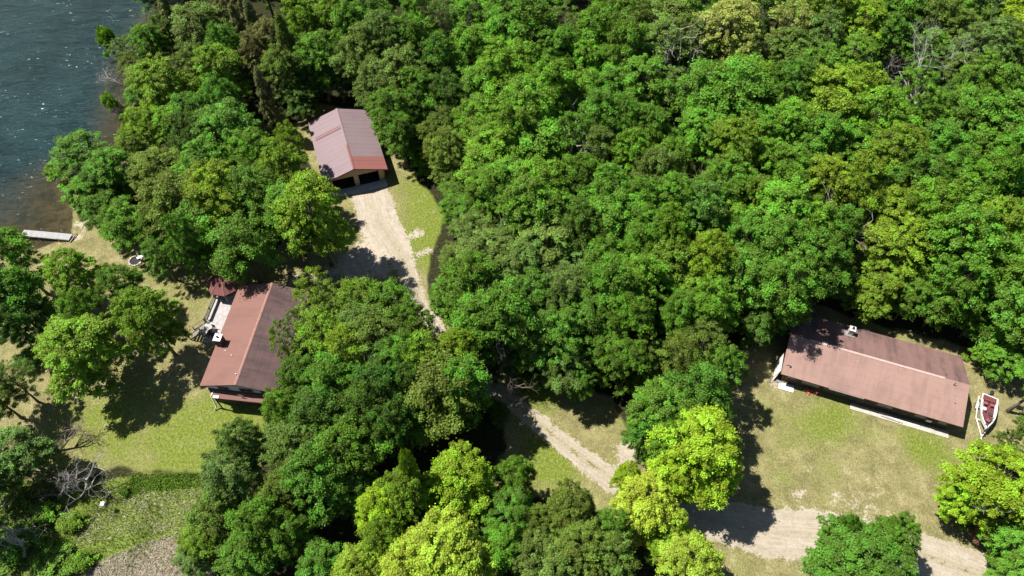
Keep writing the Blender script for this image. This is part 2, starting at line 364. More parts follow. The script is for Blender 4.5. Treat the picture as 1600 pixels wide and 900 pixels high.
def ground_attrs(P):
    land = -sdf(P, LAKE)
    cl = np.max([sdf(P, c) for c in CLEAR], axis=0) + hum(P, .5, 3)*.9
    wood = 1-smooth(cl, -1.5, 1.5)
    lush = blob(P, LUSH)*1.05+.02
    dd = drive_dist(P); 
    # two bare wheel tracks with a thin grassy crown between them along the open stretch
    sand = smooth(dd, -.7, 1.0)*.95
    sl = blob(P, SANDY); sand = np.maximum(sand, np.clip(sl, 0, 1)*.92)
    track = np.zeros(len(P))
    crown = W([(700,540),(765,600),(830,652),(905,712),(958,750),(1030,792)]); cd = seg_dist(P, crown); sand -= .42*np.exp(-(cd/.42)**2); track += np.exp(-(cd/.55)**2)+.7*np.exp(-((cd-1.75)/.35)**2)
    crown = W([(1400,858),(1480,880),(1560,912),(1660,960)]); cd = seg_dist(P, crown); sand -= .36*np.exp(-(cd/.5)**2); track += np.exp(-(cd/.6)**2)+.6*np.exp(-((cd-2.3)/.5)**2)
    crown = W([(590,345),(618,385),(640,425),(662,478)]); cd = seg_dist(P, crown); sand -= .30*np.exp(-(cd/.6)**2); track += .8*np.exp(-(cd/.7)**2)
    crown = W([(1030,792),(1110,812),(1200,832),(1290,838),(1400,858)]); cd = seg_dist(P, crown); track += .7*np.exp(-(cd/.5)**2)+.6*np.exp(-((cd-2.2)/.5)**2)
    across = np.min([seg_dist(P, l_) for l_ in DRIVE], axis=0)
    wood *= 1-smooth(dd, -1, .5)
    weed = smooth(sdf(P, WEEDB)+hum(P, .6, 8)*.7, -.6, .9)*.85
    reed = smooth(sdf(P, REEDB)+hum(P, .5, 5)*1.0, -1.2, 1.8)*.9
    beach = np.exp(-(land/1.1)**2)*.5*np.exp(-(((P-at(118, 358))**2).sum(1))/60.); sand = np.maximum(sand, beach*(1-wood))
    bed = smooth(-land, -.5, .25)
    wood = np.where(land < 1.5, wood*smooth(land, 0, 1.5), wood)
    return dict(lush=lush, sand=sand*(1-bed), wood=wood, track=np.clip(track, 0, 1), across=np.minimum(across, 9), weed=weed*(1-wood), reed=reed, bed=bed), land
def ground_z(P, land):
    z = np.where(land > 2.5, 0, np.where(land > 0, -.3+.3*smooth(land, 0, 2.5), -.3-.16*np.minimum(-land, 14)))
    return z
def axis(lo, hi, step, far):
    a = list(np.arange(lo, hi+step/2, step)); s = step; x = a[0]; L = []
    while x > -far: s *= 1.45; x -= s; L.append(x)
    s = step; x = a[-1]; R = []
    while x < far: s *= 1.45; x += s; R.append(x)
    return np.array(L[::-1]+a+R)
def tensor(xs, ys):
    X, Y = np.meshgrid(xs, ys); P = np.stack([X.ravel(), Y.ravel()], 1); nx, ny = len(xs), len(ys)
    i = np.arange(nx-1); j = np.arange(ny-1); I, J = np.meshgrid(i, j); b = (J*nx+I).ravel()
    return P, np.stack([b, b+1, b+nx+1, b+nx], 1)
P, F = tensor(axis(-100, 100, .5, 4000), axis(12, 126, .5, 4000))
at_, land = ground_attrs(P)
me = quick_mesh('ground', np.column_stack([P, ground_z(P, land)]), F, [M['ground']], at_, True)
structure(link('ground', me))
P, F = tensor(axis(-110, -20, 1.0, 4000), axis(45, 135, 1.0, 4000)); land = -sdf(P, LAKE)
keep = (land[F] < 3).any(1); F = F[keep]
me = quick_mesh('lake_water', np.column_stack([P, np.full(len(P), -.3)]), F, [M['water']], dict(depth=np.clip(-land/(17+16*(1-smooth(P[:, 1], 66, 88))), 0, 1)), True)
structure(link('lake_water', me))
def strip_sheet(name, line, widths, z, extra=.9):
    """the drive as its own sheet, a few millimetres over the ground"""
    pts = []; ws = []
    for i in range(len(line)-1):
        n = max(2, int(np.hypot(*(line[i+1]-line[i]))/.4))
        for k in range(n): t = k/n; pts.append(line[i]*(1-t)+line[i+1]*t); ws.append(widths[i]*(1-t)+widths[i+1]*t)
    pts = np.array(pts)
    for _ in range(30): pts[1:-1] = (pts[:-2]+pts[2:]+2*pts[1:-1])/4
    tg = np.gradient(pts, axis=0); tg /= np.hypot(*tg.T)[:, None]; nr = np.stack([-tg[:, 1], tg[:, 0]], 1)
    NW = 17; V = []; 
    for k in range(NW):
        s = (k/(NW-1)*2-1); V.append(pts+nr*(s*(np.array(ws)+extra))[:, None])
    V = np.stack(V, 1); n = len(pts); V2 = V.reshape(-1, 2)
    I, J = np.meshgrid(np.arange(n-1), np.arange(NW-1), indexing='ij'); b = (I*NW+J).ravel()
    F = np.stack([b, b+NW, b+NW+1, b+1], 1)
    A, land = ground_attrs(V2)
    structure(link(name, quick_mesh(name, np.column_stack([V2, np.full(len(V2), z)]), F, [M['ground']], A, True)))
strip_sheet('driveway', DRIVE[0], DW, .012)

# ------------------------------------------------------------------ tree prototypes
def unit(v): return v/np.maximum(np.linalg.norm(v, axis=-1, keepdims=True), 1e-9)
def leaves(r, ctr, rad, n_per, size, flat=.75, outward=.9):
    """leaf blades over the outside of many little clumps: ctr (k,3), rad (k,), -> quads"""
    k = len(ctr); cnt = np.maximum(8, (1.4*n_per*(rad/rad.mean())**2).astype(int)); idx = np.repeat(np.arange(k), cnt); n = len(idx)
    d = unit(r.normal(size=(n, 3))); d[:, 2] = np.where(d[:, 2] < -.35, -d[:, 2], d[:, 2])
    rr = r.uniform(.15, 1, n)**.5 * (1+.22*r.normal(size=n))
    off = d*(rad[idx]*rr)[:, None]
    rd = unit(ctr[:, :2]+r.normal(size=(k, 2))*.8)[idx]; al_ = (off[:, :2]*rd).sum(1)
    off[:, :2] += rd*(al_*.40)[:, None]; off[:, 2] = off[:, 2]*flat - al_*.16*(1.2-flat)
    p = ctr[idx]+off
    nrm = unit(d*outward*.62+np.array([0, 0, .75])+r.normal(size=(n, 3))*.44)
    a = unit(np.cross(nrm, r.normal(size=(n, 3)))); b = np.cross(nrm, a)
    s = size*.84*r.uniform(.6, 1.35, n)[:, None]
    q0 = p-a*s*.55; q1 = p+b*s*.36+nrm*s*.06; q2 = p+a*s*.6-nrm*s*.10; q3 = p-b*s*.36+nrm*s*.06
    V = np.stack([q0, q1, q2, q3], 1).reshape(-1, 3); F = np.arange(4*n).reshape(n, 4)
    ct = r.uniform(0, 1, k); tint = np.repeat(np.clip(ct[idx]*.68+r.uniform(0, .32, n), 0, 1), 4)
    return V, F, tint
def curve(r, a, b, n=5, wob=.12, sag=0.0):
    a = np.array(a, float); b = np.array(b, float); L = np.linalg.norm(b-a); pts = []
    o1 = r.normal(size=3)*wob*L; o2 = r.normal(size=3)*wob*L*.5
    for i in range(n+1):
        t = i/n; pts.append(a+(b-a)*t+o1*math.sin(math.pi*t)*.6+o2*math.sin(2*math.pi*t)*.6+np.array([0, 0, sag*L*math.sin(math.pi*t)]))
    return pts
def broad(seed, R=5., zc=9., zr=4.4, nb=9, clump=.62, n_per=120, size=.30, dens=1.0, low=.0, bough=(.36, .55), ragged=.15):
    r = np.random.RandomState(seed); B = [(np.array([r.normal()*.3, r.normal()*.3, zc+zr*.42]), R*.52)]
    a0 = r.uniform(0, 6.28)
    for i in range(nb):
        th = a0+i*2.399; q = math.sqrt((i+.8)/nb)*R*.68*(1+ragged*r.normal()); dz = zr*(.50-1.05*(q/R)**1.6)+r.uniform(-.9, .7)
        B.append((np.array([q*math.cos(th), q*math.sin(th), zc+dz]), R*r.uniform(*bough)))
    for i in range(5):
        th = a0+1+i*1.2566+r.uniform(-.3, .3); B.append((np.array([R*.60*math.cos(th), R*.60*math.sin(th), zc-zr*r.uniform(.62, .98)]), R*r.uniform(.30, .40)))
    C = []; Rd = []
    for i, (c, b) in enumerate(B):
        n = int(dens*3.2*b*b/(clump*clump)*.40); g = np.arange(n)+.5; ph = np.arccos(1-1.45*g/n); th = g*math.pi*(1+5**.5)+r.uniform(0, 6)
        d = np.stack([np.cos(th)*np.sin(ph), np.sin(th)*np.sin(ph), np.cos(ph)], 1)+r.normal(size=(n, 3))*.10; d = unit(d)
        p = c+d*b*(r.uniform(.72, 1.14, n)+.16*(r.uniform(0, 1, n) > .90))[:, None]*np.array([1, 1, .85])
        ok = np.ones(n, bool)
        for j, (c2, b2) in enumerate(B):
            if j != i: ok &= np.linalg.norm((p-c2)/np.array([1, 1, .82]), axis=1) > b2*.80
        p = p[ok]; C.append(p); Rd.append(clump*np.clip(np.exp(.34*r.normal(size=len(p))), .5, 1.9))
    C = np.concatenate(C); Rd = np.concatenate(Rd)
    V, F, T = leaves(r, C, Rd, n_per, size, .46)
    # thin inner and lower foliage
    n2 = int(len(C)*.15); s = r.randint(0, len(C), n2); c0 = np.array([0, 0, zc-.5]); Ci = c0+(C[s]-c0)*r.uniform(.45, .85, n2)[:, None]
    V2, F2, T2 = leaves(r, Ci, np.full(n2, clump*.9), n_per*.35, size*1.1, 1.0)
    F = np.concatenate([F, F2+len(V)]); V = np.concatenate([V, V2]); T = np.concatenate([T, T2])
    me = quick_mesh('crown', V, F, [M['leaf']], dict(tint=T))
    tr = MB(); base = np.zeros(3); top = np.array([r.normal()*.3, r.normal()*.3, zc+zr*.1])
    tp = curve(r, base, top, 7, .02); tr.tube(tp, [.42*R/5, .30*R/5, .26*R/5, .23*R/5, .20*R/5, .16*R/5, .12*R/5, .07*R/5], 8)
    for c, b in B:
        k = r.randint(3, 7); q = curve(r, tp[k], c+np.array([0, 0, -b*.15]), 5, .07, .05); r0 = .13*R/5*(1-.08*k); tr.tube(q, [r0, r0*.85, r0*.7, r0*.55, r0*.4, r0*.22], 5)
        for _ in range(5):
            d = unit(r.normal(size=3)+np.array([0, 0, .4])); tr.tube(curve(r, q[3+r.randint(0, 3)], c+d*b*.85, 3, .08), [r0*.35, r0*.26, r0*.18, r0*.08], 4, cap=False)
    tm = tr.build('trunk', M['bark'], None, True); tmesh = tm.data; bpy.data.objects.remove(tm)
    return dict(crown=me, trunk=tmesh, R=R, zc=zc)
def cedar(seed, R=2.6, H=11., n_per=95):
    r = np.random.RandomState(seed); C = []; Rd = []
    for k in range(210):
        t = r.uniform(0, 1)**1.15; z = H*(.12+.86*t); lay = 1+.16*math.sin(z*5.2); q = R*(1-t)**.85*lay*r.uniform(.62, 1.05)+.08; a = r.uniform(0, 6.28); q *= 1+.16*math.sin(3*a+seed)
        C.append((q*math.cos(a), q*math.sin(a), z)); Rd.append(r.uniform(.26, .52))
    C = np.array(C); Rd = np.array(Rd); V, F, T = leaves(r, C, Rd, n_per, .21, .8, .7)
    me = quick_mesh('crown', V, F, [M['leafdark']], dict(tint=T))
    tr = MB(); tr.tube([(0,0,0), (0,0,H*.5), (0,0,H*.97)], [.22, .15, .03], 7)
    for k in range(14):
        z = H*r.uniform(.2, .85); a = r.uniform(0, 6.28); q = R*(1-z/H)*.8; tr.tube([(0,0,z), (q*math.cos(a), q*math.sin(a), z+.25)], [.05, .015], 4, cap=False)
    tm = tr.build('trunk', M['bark'], None, True); tmesh = tm.data; bpy.data.objects.remove(tm)
    return dict(crown=me, trunk=tmesh, R=R, zc=H*.6)
def dead(seed, R=4., H=11., depth=5, mat='deadwood', lean=(0, 0), first=.35, wood=1.0, twig=3):
    r = np.random.RandomState(seed); tr = MB(); tw = MB(); 
    def grow(p, d, L, rad, lev):
        n = 3; pts = [p]; q = np.array(p, float); dd = d
        for i in range(n): dd = unit(dd+r.normal(size=3)*.20+np.array([0, 0, .04])); q = q+dd*L/n; pts.append(q.copy())
        (tr if lev < 2 else tw).tube(pts, [rad, rad*.85, rad*.7, rad*.52], 6 if lev < 2 else 3, cap=False)
        if lev >= depth: return
        for k in range(twig if lev else 5):
            o = pts[r.randint(1, 4)] if k else pts[-1]; nd = unit(dd*.75+r.normal(size=3)*.62+np.array([0, 0, .12])); grow(o, nd, L*r.uniform(.55, .80), rad*r.uniform(.42, .60), lev+1)
    d0 = unit(np.array([lean[0], lean[1], 1.0])); grow(np.zeros(3), d0, H*first, .24*wood*H/11, 0)
    a = tr.build('trunk', M[mat], None, True); b = tw.build('branches', M[mat], None); am, bm = a.data, b.data; bpy.data.objects.remove(a); bpy.data.objects.remove(b)
    return dict(trunk=am, branches=bm, R=R, zc=H*.6)
def bush(seed, R=1.6, H=1.8, n_per=70, clump=.38, size=.20, mat='leaf'):
    r = np.random.RandomState(seed); n = int(22*R*R/ (clump/.38)**2); a = r.uniform(0, 6.28, n); q = R*np.sqrt(r.uniform(0, 1, n))*(1+.2*np.sin(a*3+seed)); z = H*np.sqrt(np.clip(1-(q/R/1.15)**2, .02, 1))*r.uniform(.6, 1.05, n)
    C = np.stack([q*np.cos(a), q*np.sin(a), z], 1); V, F, T = leaves(r, C, clump*r.uniform(.6, 1.25, n), n_per, size)
    me = quick_mesh('foliage', V, F, [M[mat]], dict(tint=T)); st = MB()
    for k in range(9):
        j = r.randint(0, n); st.tube([(r.normal()*.1, r.normal()*.1, 0), tuple(C[j]*[.5, .5, .6]), tuple(C[j])], [.05, .03, .012], 4, cap=False)
    s = st.build('stems', M['bark']); sm = s.data; bpy.data.objects.remove(s)
    return dict(crown=me, trunk=sm, R=R, zc=H*.6, bush=True)

PROTO = {
 'A': [broad(11), broad(12, nb=10, zr=3.8), broad(13, nb=8, zr=5.2, ragged=.25), broad(14, nb=11, zc=9.5, zr=4.8, clump=.55, n_per=105, size=.27)],      # ordinary broadleaf
 'M': [broad(21, clump=.50, n_per=95, size=.27, nb=11, dens=1.15, bough=(.34, .48), zr=4.5), broad(22, clump=.47, n_per=90, size=.26, nb=12, dens=1.15, bough=(.32, .46), zr=4.0)],   # maple, tight rounded clumps
 'S': [broad(31, dens=.62, n_per=80, size=.27, nb=9, clump=.55, ragged=.28), broad(32, dens=.55, n_per=75, size=.26, nb=8, clump=.52, ragged=.3)],    # airy, sparse
 'F': [broad(41, clump=.85, n_per=190, size=.30, nb=8, zr=3.0), broad(42, clump=.80, n_per=180, size=.28, nb=9, zr=3.3)],                               # dense heavy
 'C': [cedar(51, 3.2, 10.), cedar(52, 3.0, 10.5)],
 'D': [dead(61, depth=5), dead(62, depth=5, twig=3)],
 'B': [bush(71), bush(72, 1.5, 1.5)],
}

# ------------------------------------------------------------------ the trees, surveyed from the photograph: u v crown-radius(px) form colour [height of crown centre]
TCOL = dict(d=(.060,.130,.015), m=(.094,.212,.019), b=(.116,.262,.020), s=(.078,.185,.015), l=(.205,.345,.018), y=(.285,.385,.034), o=(.112,.178,.024), g=(.120,.200,.036), k=(.148,.250,.018), p=(.245,.305,.070), q=(.088,.190,.026), c=(.150,.165,.050), w=(1,1,1))
TWORD = dict(d='dark green', m='mid green', b='bright green', s='vivid deep green', l='lime green', y='yellow', o='olive green', g='grey green', k='yellowish green', p='pale yellow', q='bluish green', c='brownish olive', w='pale grey')
FORMW = dict(A='broadleaf tree', M='tight clumped maple', S='thin open tree', F='heavy crowned tree', C='cedar', D='bare limbed snag')
TREES = '''
310 40 50 A g 9
262 20 24 C c 8
228 62 30 A m 7
185 70 20 S g 5
205 100 26 S o 5
372 42 26 C c 8
355 20 30 A c 8
398 45 26 C c 8.5
402 82 30 A c 8.5
350 70 30 A m 9
420 55 30 S c 9
385 15 24 C c 9
440 105 34 A o 8.5
415 150 24 C c 8
245 130 50 M k 9
342 108 48 M k 9
300 95 34 A o 8
225 192 34 A k 7
214 150 26 A m 5.5
206 196 22 A k 5
236 62 26 A m 6
252 38 24 A o 6.5
198 222 24 A b 5
212 120 24 S o 5
345 150 32 A m 9
265 190 36 A b 7
300 175 40 A m 8
300 210 40 A d 8
122 240 50 A m 6.5
172 262 42 A m 6.5
132 300 34 A b 5.5
160 325 36 A m 6
148 285 32 A m 5.5
205 235 30 A o 6
240 262 44 A o 7
352 200 60 A m 10
320 255 52 M m 9
395 235 42 A m 9
265 315 60 A o 9
335 300 55 A k 9.5
395 300 50 A m 9.5
190 345 40 A m 7
300 352 56 F m 8
286 372 32 A m 10.5
452 222 26 A k 8
372 372 60 F m 9.5
245 392 34 S m 6
240 350 36 A m 7
438 262 42 A k 9.5
488 326 60 M k 11.5
450 330 50 A m 9
10 392 46 A m 9
-10 470 55 A d 9
26 455 48 A m 9
24 508 38 A d 8
12 590 36 S g 6
-25 610 40 A g 7
-62 812 44 A m 8
104 420 47 M k 8
180 440 34 A m 7
130 482 34 A m 7.5
118 540 70 M k 9
225 492 51 M k 9
25 705 52 A g 6
-24 738 44 A g 6
72 712 24 S g 4
375 690 38 A g 9
360 745 52 A g 8
335 800 48 A o 7
315 845 36 A k 5
405 820 50 A m 8
380 870 46 A m 6
445 835 42 A m 7
300 870 30 A g 4
435 775 40 A o 7
465 700 60 M o 9
440 635 36 A m 8
500 650 56 F d 10
490 745 60 A m 10
540 700 58 A m 9.5
560 640 52 F d 10
520 590 52 F m 9.5
465 590 40 A d 8
590 610 52 A d 10
610 665 40 A d 9
500 880 46 A m 6
555 775 40 A d 7
495 455 42 S k 8.5
440 528 22 S k 8.5
462 505 22 S g 8.5
520 470 40 S g 8.5
560 470 50 S k 9
560 510 44 S g 9
600 475 48 A m 8.5
585 520 60 S o 10
640 505 42 A m 9
500 520 52 S k 8.5
540 545 50 S k 9
625 560 50 A m 10
640 600 36 A d 9
690 605 78 F o 10.5
655 560 48 M k 10
715 545 46 M k 9.5
725 600 48 A m 9.5
630 650 38 A d 8.5
718 745 56 M l 9
632 770 52 M k 9.5
638 730 18 M k 12
595 795 44 M l 9
600 835 46 M k 9
690 855 66 M y 9.5
640 880 60 M y 9
560 890 46 M y 8
720 880 56 M y 8.5
752 838 24 S g 5
748 790 42 A m 6
805 742 34 M m 7
800 800 46 A m 7.5
790 855 42 A b 7.5
835 870 50 A g 8
842 815 38 M o 7
890 795 50 M o 8
905 855 60 M o 8.5
955 870 46 A o 8
955 825 40 A m 7
865 895 48 A g 8
1035 640 58 A m 9
1090 600 56 F m 10
1015 665 40 A m 7.5
1060 560 46 S o 10
1110 635 40 A m 8
1092 698 74 M l 10
1045 690 38 M b 9
1120 730 50 M l 9
1060 735 48 M l 8
1010 785 62 M y 8.5
1050 815 34 M y 7
980 745 26 M l 7
1078 878 62 M y 7.5
1040 850 30 M l 6
1347 876 88 M s 8
1320 825 22 M s 8
1400 835 40 M s 7
1568 755 74 M l 9
1600 790 50 M l 8
1520 770 38 M l 7
1562 716 20 M l 7
1602 670 24 A o 6
1598 840 44 A m 6
1595 885 40 A m 5
1604 738 46 A g 8
470 30 34 M k 10
495 80 40 A m 9.5
448 72 30 C o 9
520 25 34 M k 10
470 150 30 A d 5
545 40 38 A m 10
478 112 30 A d 6.5
525 105 30 A d 6.5
580 25 40 A m 10
560 80 40 A g 10
600 60 40 A g 10.5
625 110 44 A g 10
590 130 40 A g 9
600 178 26 A m 6
610 170 40 A m 8.5
640 60 40 A m 10
650 140 38 A m 9
625 205 32 A m 7
690 35 36 S g 10
655 15 34 A b 10
735 20 42 A b 10.5
735 75 44 A b 11
690 95 38 A m 10
700 145 36 A d 9
690 195 34 S o 8
698 232 42 M o 9
672 212 26 M o 7
724 283 38 A m 8
708 322 24 A m 5
780 110 44 A b 11
750 140 44 A b 10.5
745 190 44 A b 10
770 240 52 A b 10
785 60 40 A b 11
790 15 40 A m 10.5
830 45 44 A m 10.5
815 100 40 A b 10.5
880 35 40 S o 10
860 90 38 A m 10
930 50 40 A m 10.5
915 95 32 M b 10
980 25 40 A m 10.5
975 80 36 A m 10
990 45 30 A o 10
1040 30 48 A g 11
1035 75 46 A g 11
1075 60 36 A o 10
1140 40 50 M p 11
1165 70 36 M p 10.5
1095 70 30 M p 10
1190 20 40 A d 10
1140 135 62 F b 11.5
1095 150 50 F b 11
1185 130 50 F b 11
950 145 40 A m 10.5
905 150 44 A m 10.5
860 140 44 A b 10.5
825 165 48 A b 10.5
1000 130 48 A b 11
1050 140 40 S g 10.5
840 225 50 A b 10.5
800 195 40 A b 10
885 210 46 S m 10
935 185 38 A m 10
975 195 42 A m 10.5
935 235 40 S g 9.5
985 240 40 A b 10
1015 205 44 A m 10.5
1045 250 46 M m 10.5
1020 275 36 A g 10
1095 205 52 M b 11
1145 230 52 M k 11.5
1190 205 46 M b 11
1195 255 46 M b 11
1135 290 46 A b 10.5
1235 30 42 S p 10.5
1230 80 46 A o 10.5
1285 60 40 S g 10.5
1295 15 38 M k 10.5
1345 30 44 M l 11
1335 85 44 M b 11
1400 20 42 A s 10.5
1385 60 36 A m 10.5
1460 25 40 A o 11
1450 75 36 A m 10
1500 55 40 S g 10.5
1520 20 40 A m 10.5
1545 75 44 A g 10.5
1590 35 44 M l 11
1590 90 36 M l 10.5
1495 85 36 A m 9
1030 95 26 D w 11
962 78 22 D w 10.5
905 262 24 D w 10.5
858 352 22 D w 10.5
885 362 26 D w 10.5
1362 72 24 D w 10.5
1515 32 24 D w 11
1212 52 26 D w 11
705 22 24 D w 10.5
1425 168 24 D w 11
1382 232 20 D w 11
792 525 24 D w 10
640 470 22 D w 10
1110 262 20 D w 10.5
1490 130 24 D w 10
345 800 18 D w 8
575 560 24 D w 10.5
740 175 22 D w 10.5
1505 150 34 A d 9
880 75 34 A m 10
1450 120 30 A d 8
845 -5 40 A m 10
960 0 36 A b 10.5
1080 5 40 A m 10.5
1250 -5 36 A m 10.5
1440 -10 36 A m 10.5
1540 -5 36 A b 10.5
1495 110 32 A o 9
1565 135 40 A m 10.5
1525 130 38 A m 10
1235 135 48 A m 11
1275 120 42 A m 10.5
1300 160 60 M k 11.5
1345 140 40 M k 11
1230 195 50 M b 11.5
1370 185 44 A b 11
1425 150 40 S m 10.5
1415 190 46 S m 10
1280 220 50 A m 11
1470 170 36 A m 10
1520 185 46 A m 10.5
1570 190 50 A m 11
1465 225 48 A m 10.5
1400 240 50 M k 11
1350 235 46 A m 10.5
1290 285 58 M k 11.5
1340 290 40 A k 10.5
1235 270 50 M b 11.5
1430 280 46 A m 10.5
1540 240 48 A b 11
1595 235 46 A b 11
1490 270 46 A m 10.5
738 365 40 A g 9
760 390 50 A g 9.5
712 402 30 A g 6.5
706 452 34 A m 7.5
735 440 50 A m 9.5
790 440 46 A g 9.5
745 500 50 A m 9.5
790 500 50 A m 10
775 545 40 A d 8
765 300 44 A m 9.5
742 330 38 A m 8
790 285 50 A b 10
825 330 48 A m 10
800 360 34 A d 8
850 290 48 A b 10.5
855 380 52 A g 10.5
820 410 40 A g 10
875 335 44 S m 10
905 280 46 A m 10.5
905 360 44 A d 10
950 300 46 M b 10.5
965 345 50 A b 10.5
1000 320 44 M b 11
1015 365 40 A b 11
1050 310 46 M b 10.5
1045 360 40 M b 11
1095 330 42 A q 10.5
1130 345 40 A b 10
1175 310 44 A k 10.5
905 420 44 A g 10
880 460 42 A g 9.5
830 460 46 A m 10
945 410 44 A s 10.5
955 455 56 A s 10.5
1000 440 46 A b 10.5
925 500 46 A s 9.5
985 500 48 A s 10
950 545 46 A s 8.5
870 520 46 A m 8.5
835 530 40 S g 8.5
880 565 42 A g 7
905 590 26 A m 6
985 560 42 A m 8.5
1010 550 36 S o 9.5
1045 405 46 M k 11
1085 440 48 M k 10.5
1110 400 44 M k 11
1165 375 46 A m 10.5
1110 480 50 M b 9.5
1150 430 46 A m 9.5
1060 490 42 A m 9
1100 535 48 S o 9.5
1130 575 36 A m 8
1185 440 46 A m 9.5
1225 330 50 A b 11
1215 390 50 A m 11
1265 350 46 A b 11
1235 440 54 A m 10.5
1275 405 46 A m 10.5
1200 475 42 A m 6.5
1240 474 38 A m 5.5
1185 500 34 A d 6
1310 360 44 A m 10.5
1305 425 34 A d 9
1395 325 54 M k 11
1355 300 40 A m 10.5
1400 375 50 M k 10.5
1450 330 50 A b 11
1378 432 42 M k 5.5
1362 458 34 M k 5.5
1420 422 46 A b 7
1445 380 48 M k 10.5
1500 320 46 A b 11
1545 290 46 A b 11
1500 380 52 A b 11
1555 345 50 M k 11.5
1600 295 46 A b 11
1600 350 46 A b 11
1465 436 44 A m 6
1432 458 34 A m 5.5
1510 436 50 A b 9
1482 466 38 A m 5.5
1565 415 54 A b 10.5
1610 430 50 A b 10.5
1540 488 42 A m 6
1580 478 46 A m 7.5
1612 505 40 A m 7
1580 558 36 A b 5
1545 545 20 A b 4
'''
LMARK = [('the pink garage',545,225),('the gabled house',390,525),('the long house',1365,585),('the parked boat',1540,650),('the big silver snag',1440,115),
         ('the lake dock',80,368),('the broken silver tree',115,745),('the gravel drive',1200,830),('the gazebo',352,440),
         ('the pale yellow tree',1140,40),('the brown shallows',150,215),('the sandy yard',600,350),('the middle track',880,690),('the top right corner',1600,0),('the top edge centre',800,0),
         ('the bottom edge centre',760,900),('the dark tangled snag',1345,385),('the small grey snag',805,375),('the photo centre',800,450)]
RNG = random.Random(7)
def dirword(du, dv):
    a = math.degrees(math.atan2(-dv, du)) % 360
    return ['right of','upper right of','above','upper left of','left of','lower left of','below','lower right of'][int((a+22.5)//45) % 8]
recs = []
NTH = ['first','second','third','fourth','fifth','sixth','seventh','eighth','ninth','tenth','eleventh','twelfth','thirteenth','fourteenth','fifteenth','sixteenth','seventeenth','eighteenth']
for ln in TREES.strip().splitlines():
    t = ln.split(); u, v, r = map(float, t[:3]); f, c = t[3], t[4]; z = float(t[5]) if len(t) > 5 else 9.5
    recs.append(dict(u=u, v=v, r=r, f=f, c=c, z=z))
# a few crowns just out of frame keep the wood closed when the camera steps aside
for k in range(17): recs.append(dict(u=230+k*92+RNG.uniform(-18, 18), v=-42+RNG.uniform(-12, 12), r=44, f=RNG.choice('AAMA'), c=RNG.choice('mmbkg'), z=10.5, out=f'forest tree just past the top edge, {NTH[k]} from the left in the front row'))
for k in range(18): recs.append(dict(u=200+k*92+RNG.uniform(-18, 18), v=-115+RNG.uniform(-14, 14), r=42, f=RNG.choice('AAMA'), c=RNG.choice('mmbkg'), z=10.5, out=f'forest tree well past the top edge, {NTH[k]} from the left in the rear row'))
for q_, (v_, nm_) in enumerate(((-195, 'third'), (-285, 'fourth'))):
    for k in range(18): recs.append(dict(u=190+k*94+RNG.uniform(-20, 20), v=v_+RNG.uniform(-16, 16), r=42, f=RNG.choice('AAMA'), c=RNG.choice('mmbkg'), z=10.5, out=f'forest tree far past the top edge, {NTH[k]} from the left in the {nm_} row'))
for k in range(8): recs.append(dict(u=1672+RNG.uniform(-10, 20), v=40+k*78+RNG.uniform(-12, 12), r=50, f=RNG.choice('AAM'), c=RNG.choice('mmbk'), z=10.5, out=f'forest tree just past the right edge, {NTH[k]} from the top'))
ORD = ['nearest','second nearest','third nearest','fourth nearest','fifth nearest','sixth nearest','seventh nearest','eighth nearest','ninth nearest','tenth nearest','eleventh nearest','twelfth nearest']
def size_word(r): return 'small ' if r < 32 else ('large ' if r > 58 else '')
def assign_labels(recs):
    opts = {}
    for i, t in enumerate(recs):
        if t.get('out'): continue
        t['look'] = size_word(t['r'])+TWORD[t['c']]+' '+FORMW[t['f']]
        near = sorted(((math.hypot(t['u']-a, t['v']-b), n, a, b) for n, a, b in LMARK))[:1]
        d, n, a, b = near[0]; t['d'] = d; t['key'] = (t['look'], dirword(t['u']-a, t['v']-b), n)
        if d < 28: t['key'] = (t['look'], 'at', n)
        opts.setdefault(t['key'], []).append(t)
    for key, L in opts.items():
        L.sort(key=lambda t: t['d'])
        for k, t in enumerate(L):
            t['label'] = f'{key[0]} {key[1]} {key[2]}' + ('' if len(L) == 1 else f', {ORD[k]}')
assign_labels(recs)
NAMEF = dict(A='broadleaf_tree', M='maple_tree', S='open_broadleaf_tree', F='dense_broadleaf_tree', C='cedar_tree', D='dead_tree', B='shrub')
def plant(form, u, v, rpx, z, col, label, group, name=None, cat='tree', k=None, rz=None, lean=None, worldpos=None, grow=False):
    pr = PROTO[form][k if k is not None else RNG.randrange(len(PROTO[form]))]
    x, y = worldpos if worldpos is not None else at(u, v, z+.6); sc_ = to_px(x, y, z)[2]; Rw = rpx/sc_
    s = Rw/(pr['R']*(1.13 if grow else 1.20)); sz = z/pr['zc']
    o = thing(name or NAMEF[form], label, cat, (x, y, -.02), rz if rz is not None else RNG.uniform(0, 6.28), group)
    s = max(s, .15)
    o.scale = (s*RNG.uniform(.95, 1.06), s*RNG.uniform(.95, 1.06), sz*RNG.uniform(.96, 1.04))
    if lean: o.rotation_euler = (lean[0], lean[1], o.rotation_euler[2])
    if 'crown' in pr:
        c = link('foliage' if form == 'B' else 'crown', pr['crown'], o); j = RNG.uniform(.84, 1.16); h = RNG.uniform(-.10, .10); c.color = (col[0]*j*(1+h), col[1]*j, col[2]*j*(1-h), 1)
    if 'branches' in pr: link('branches', pr['branches'], o)
    link('stems' if form == 'B' else 'trunk', pr['trunk'], o)
    return o
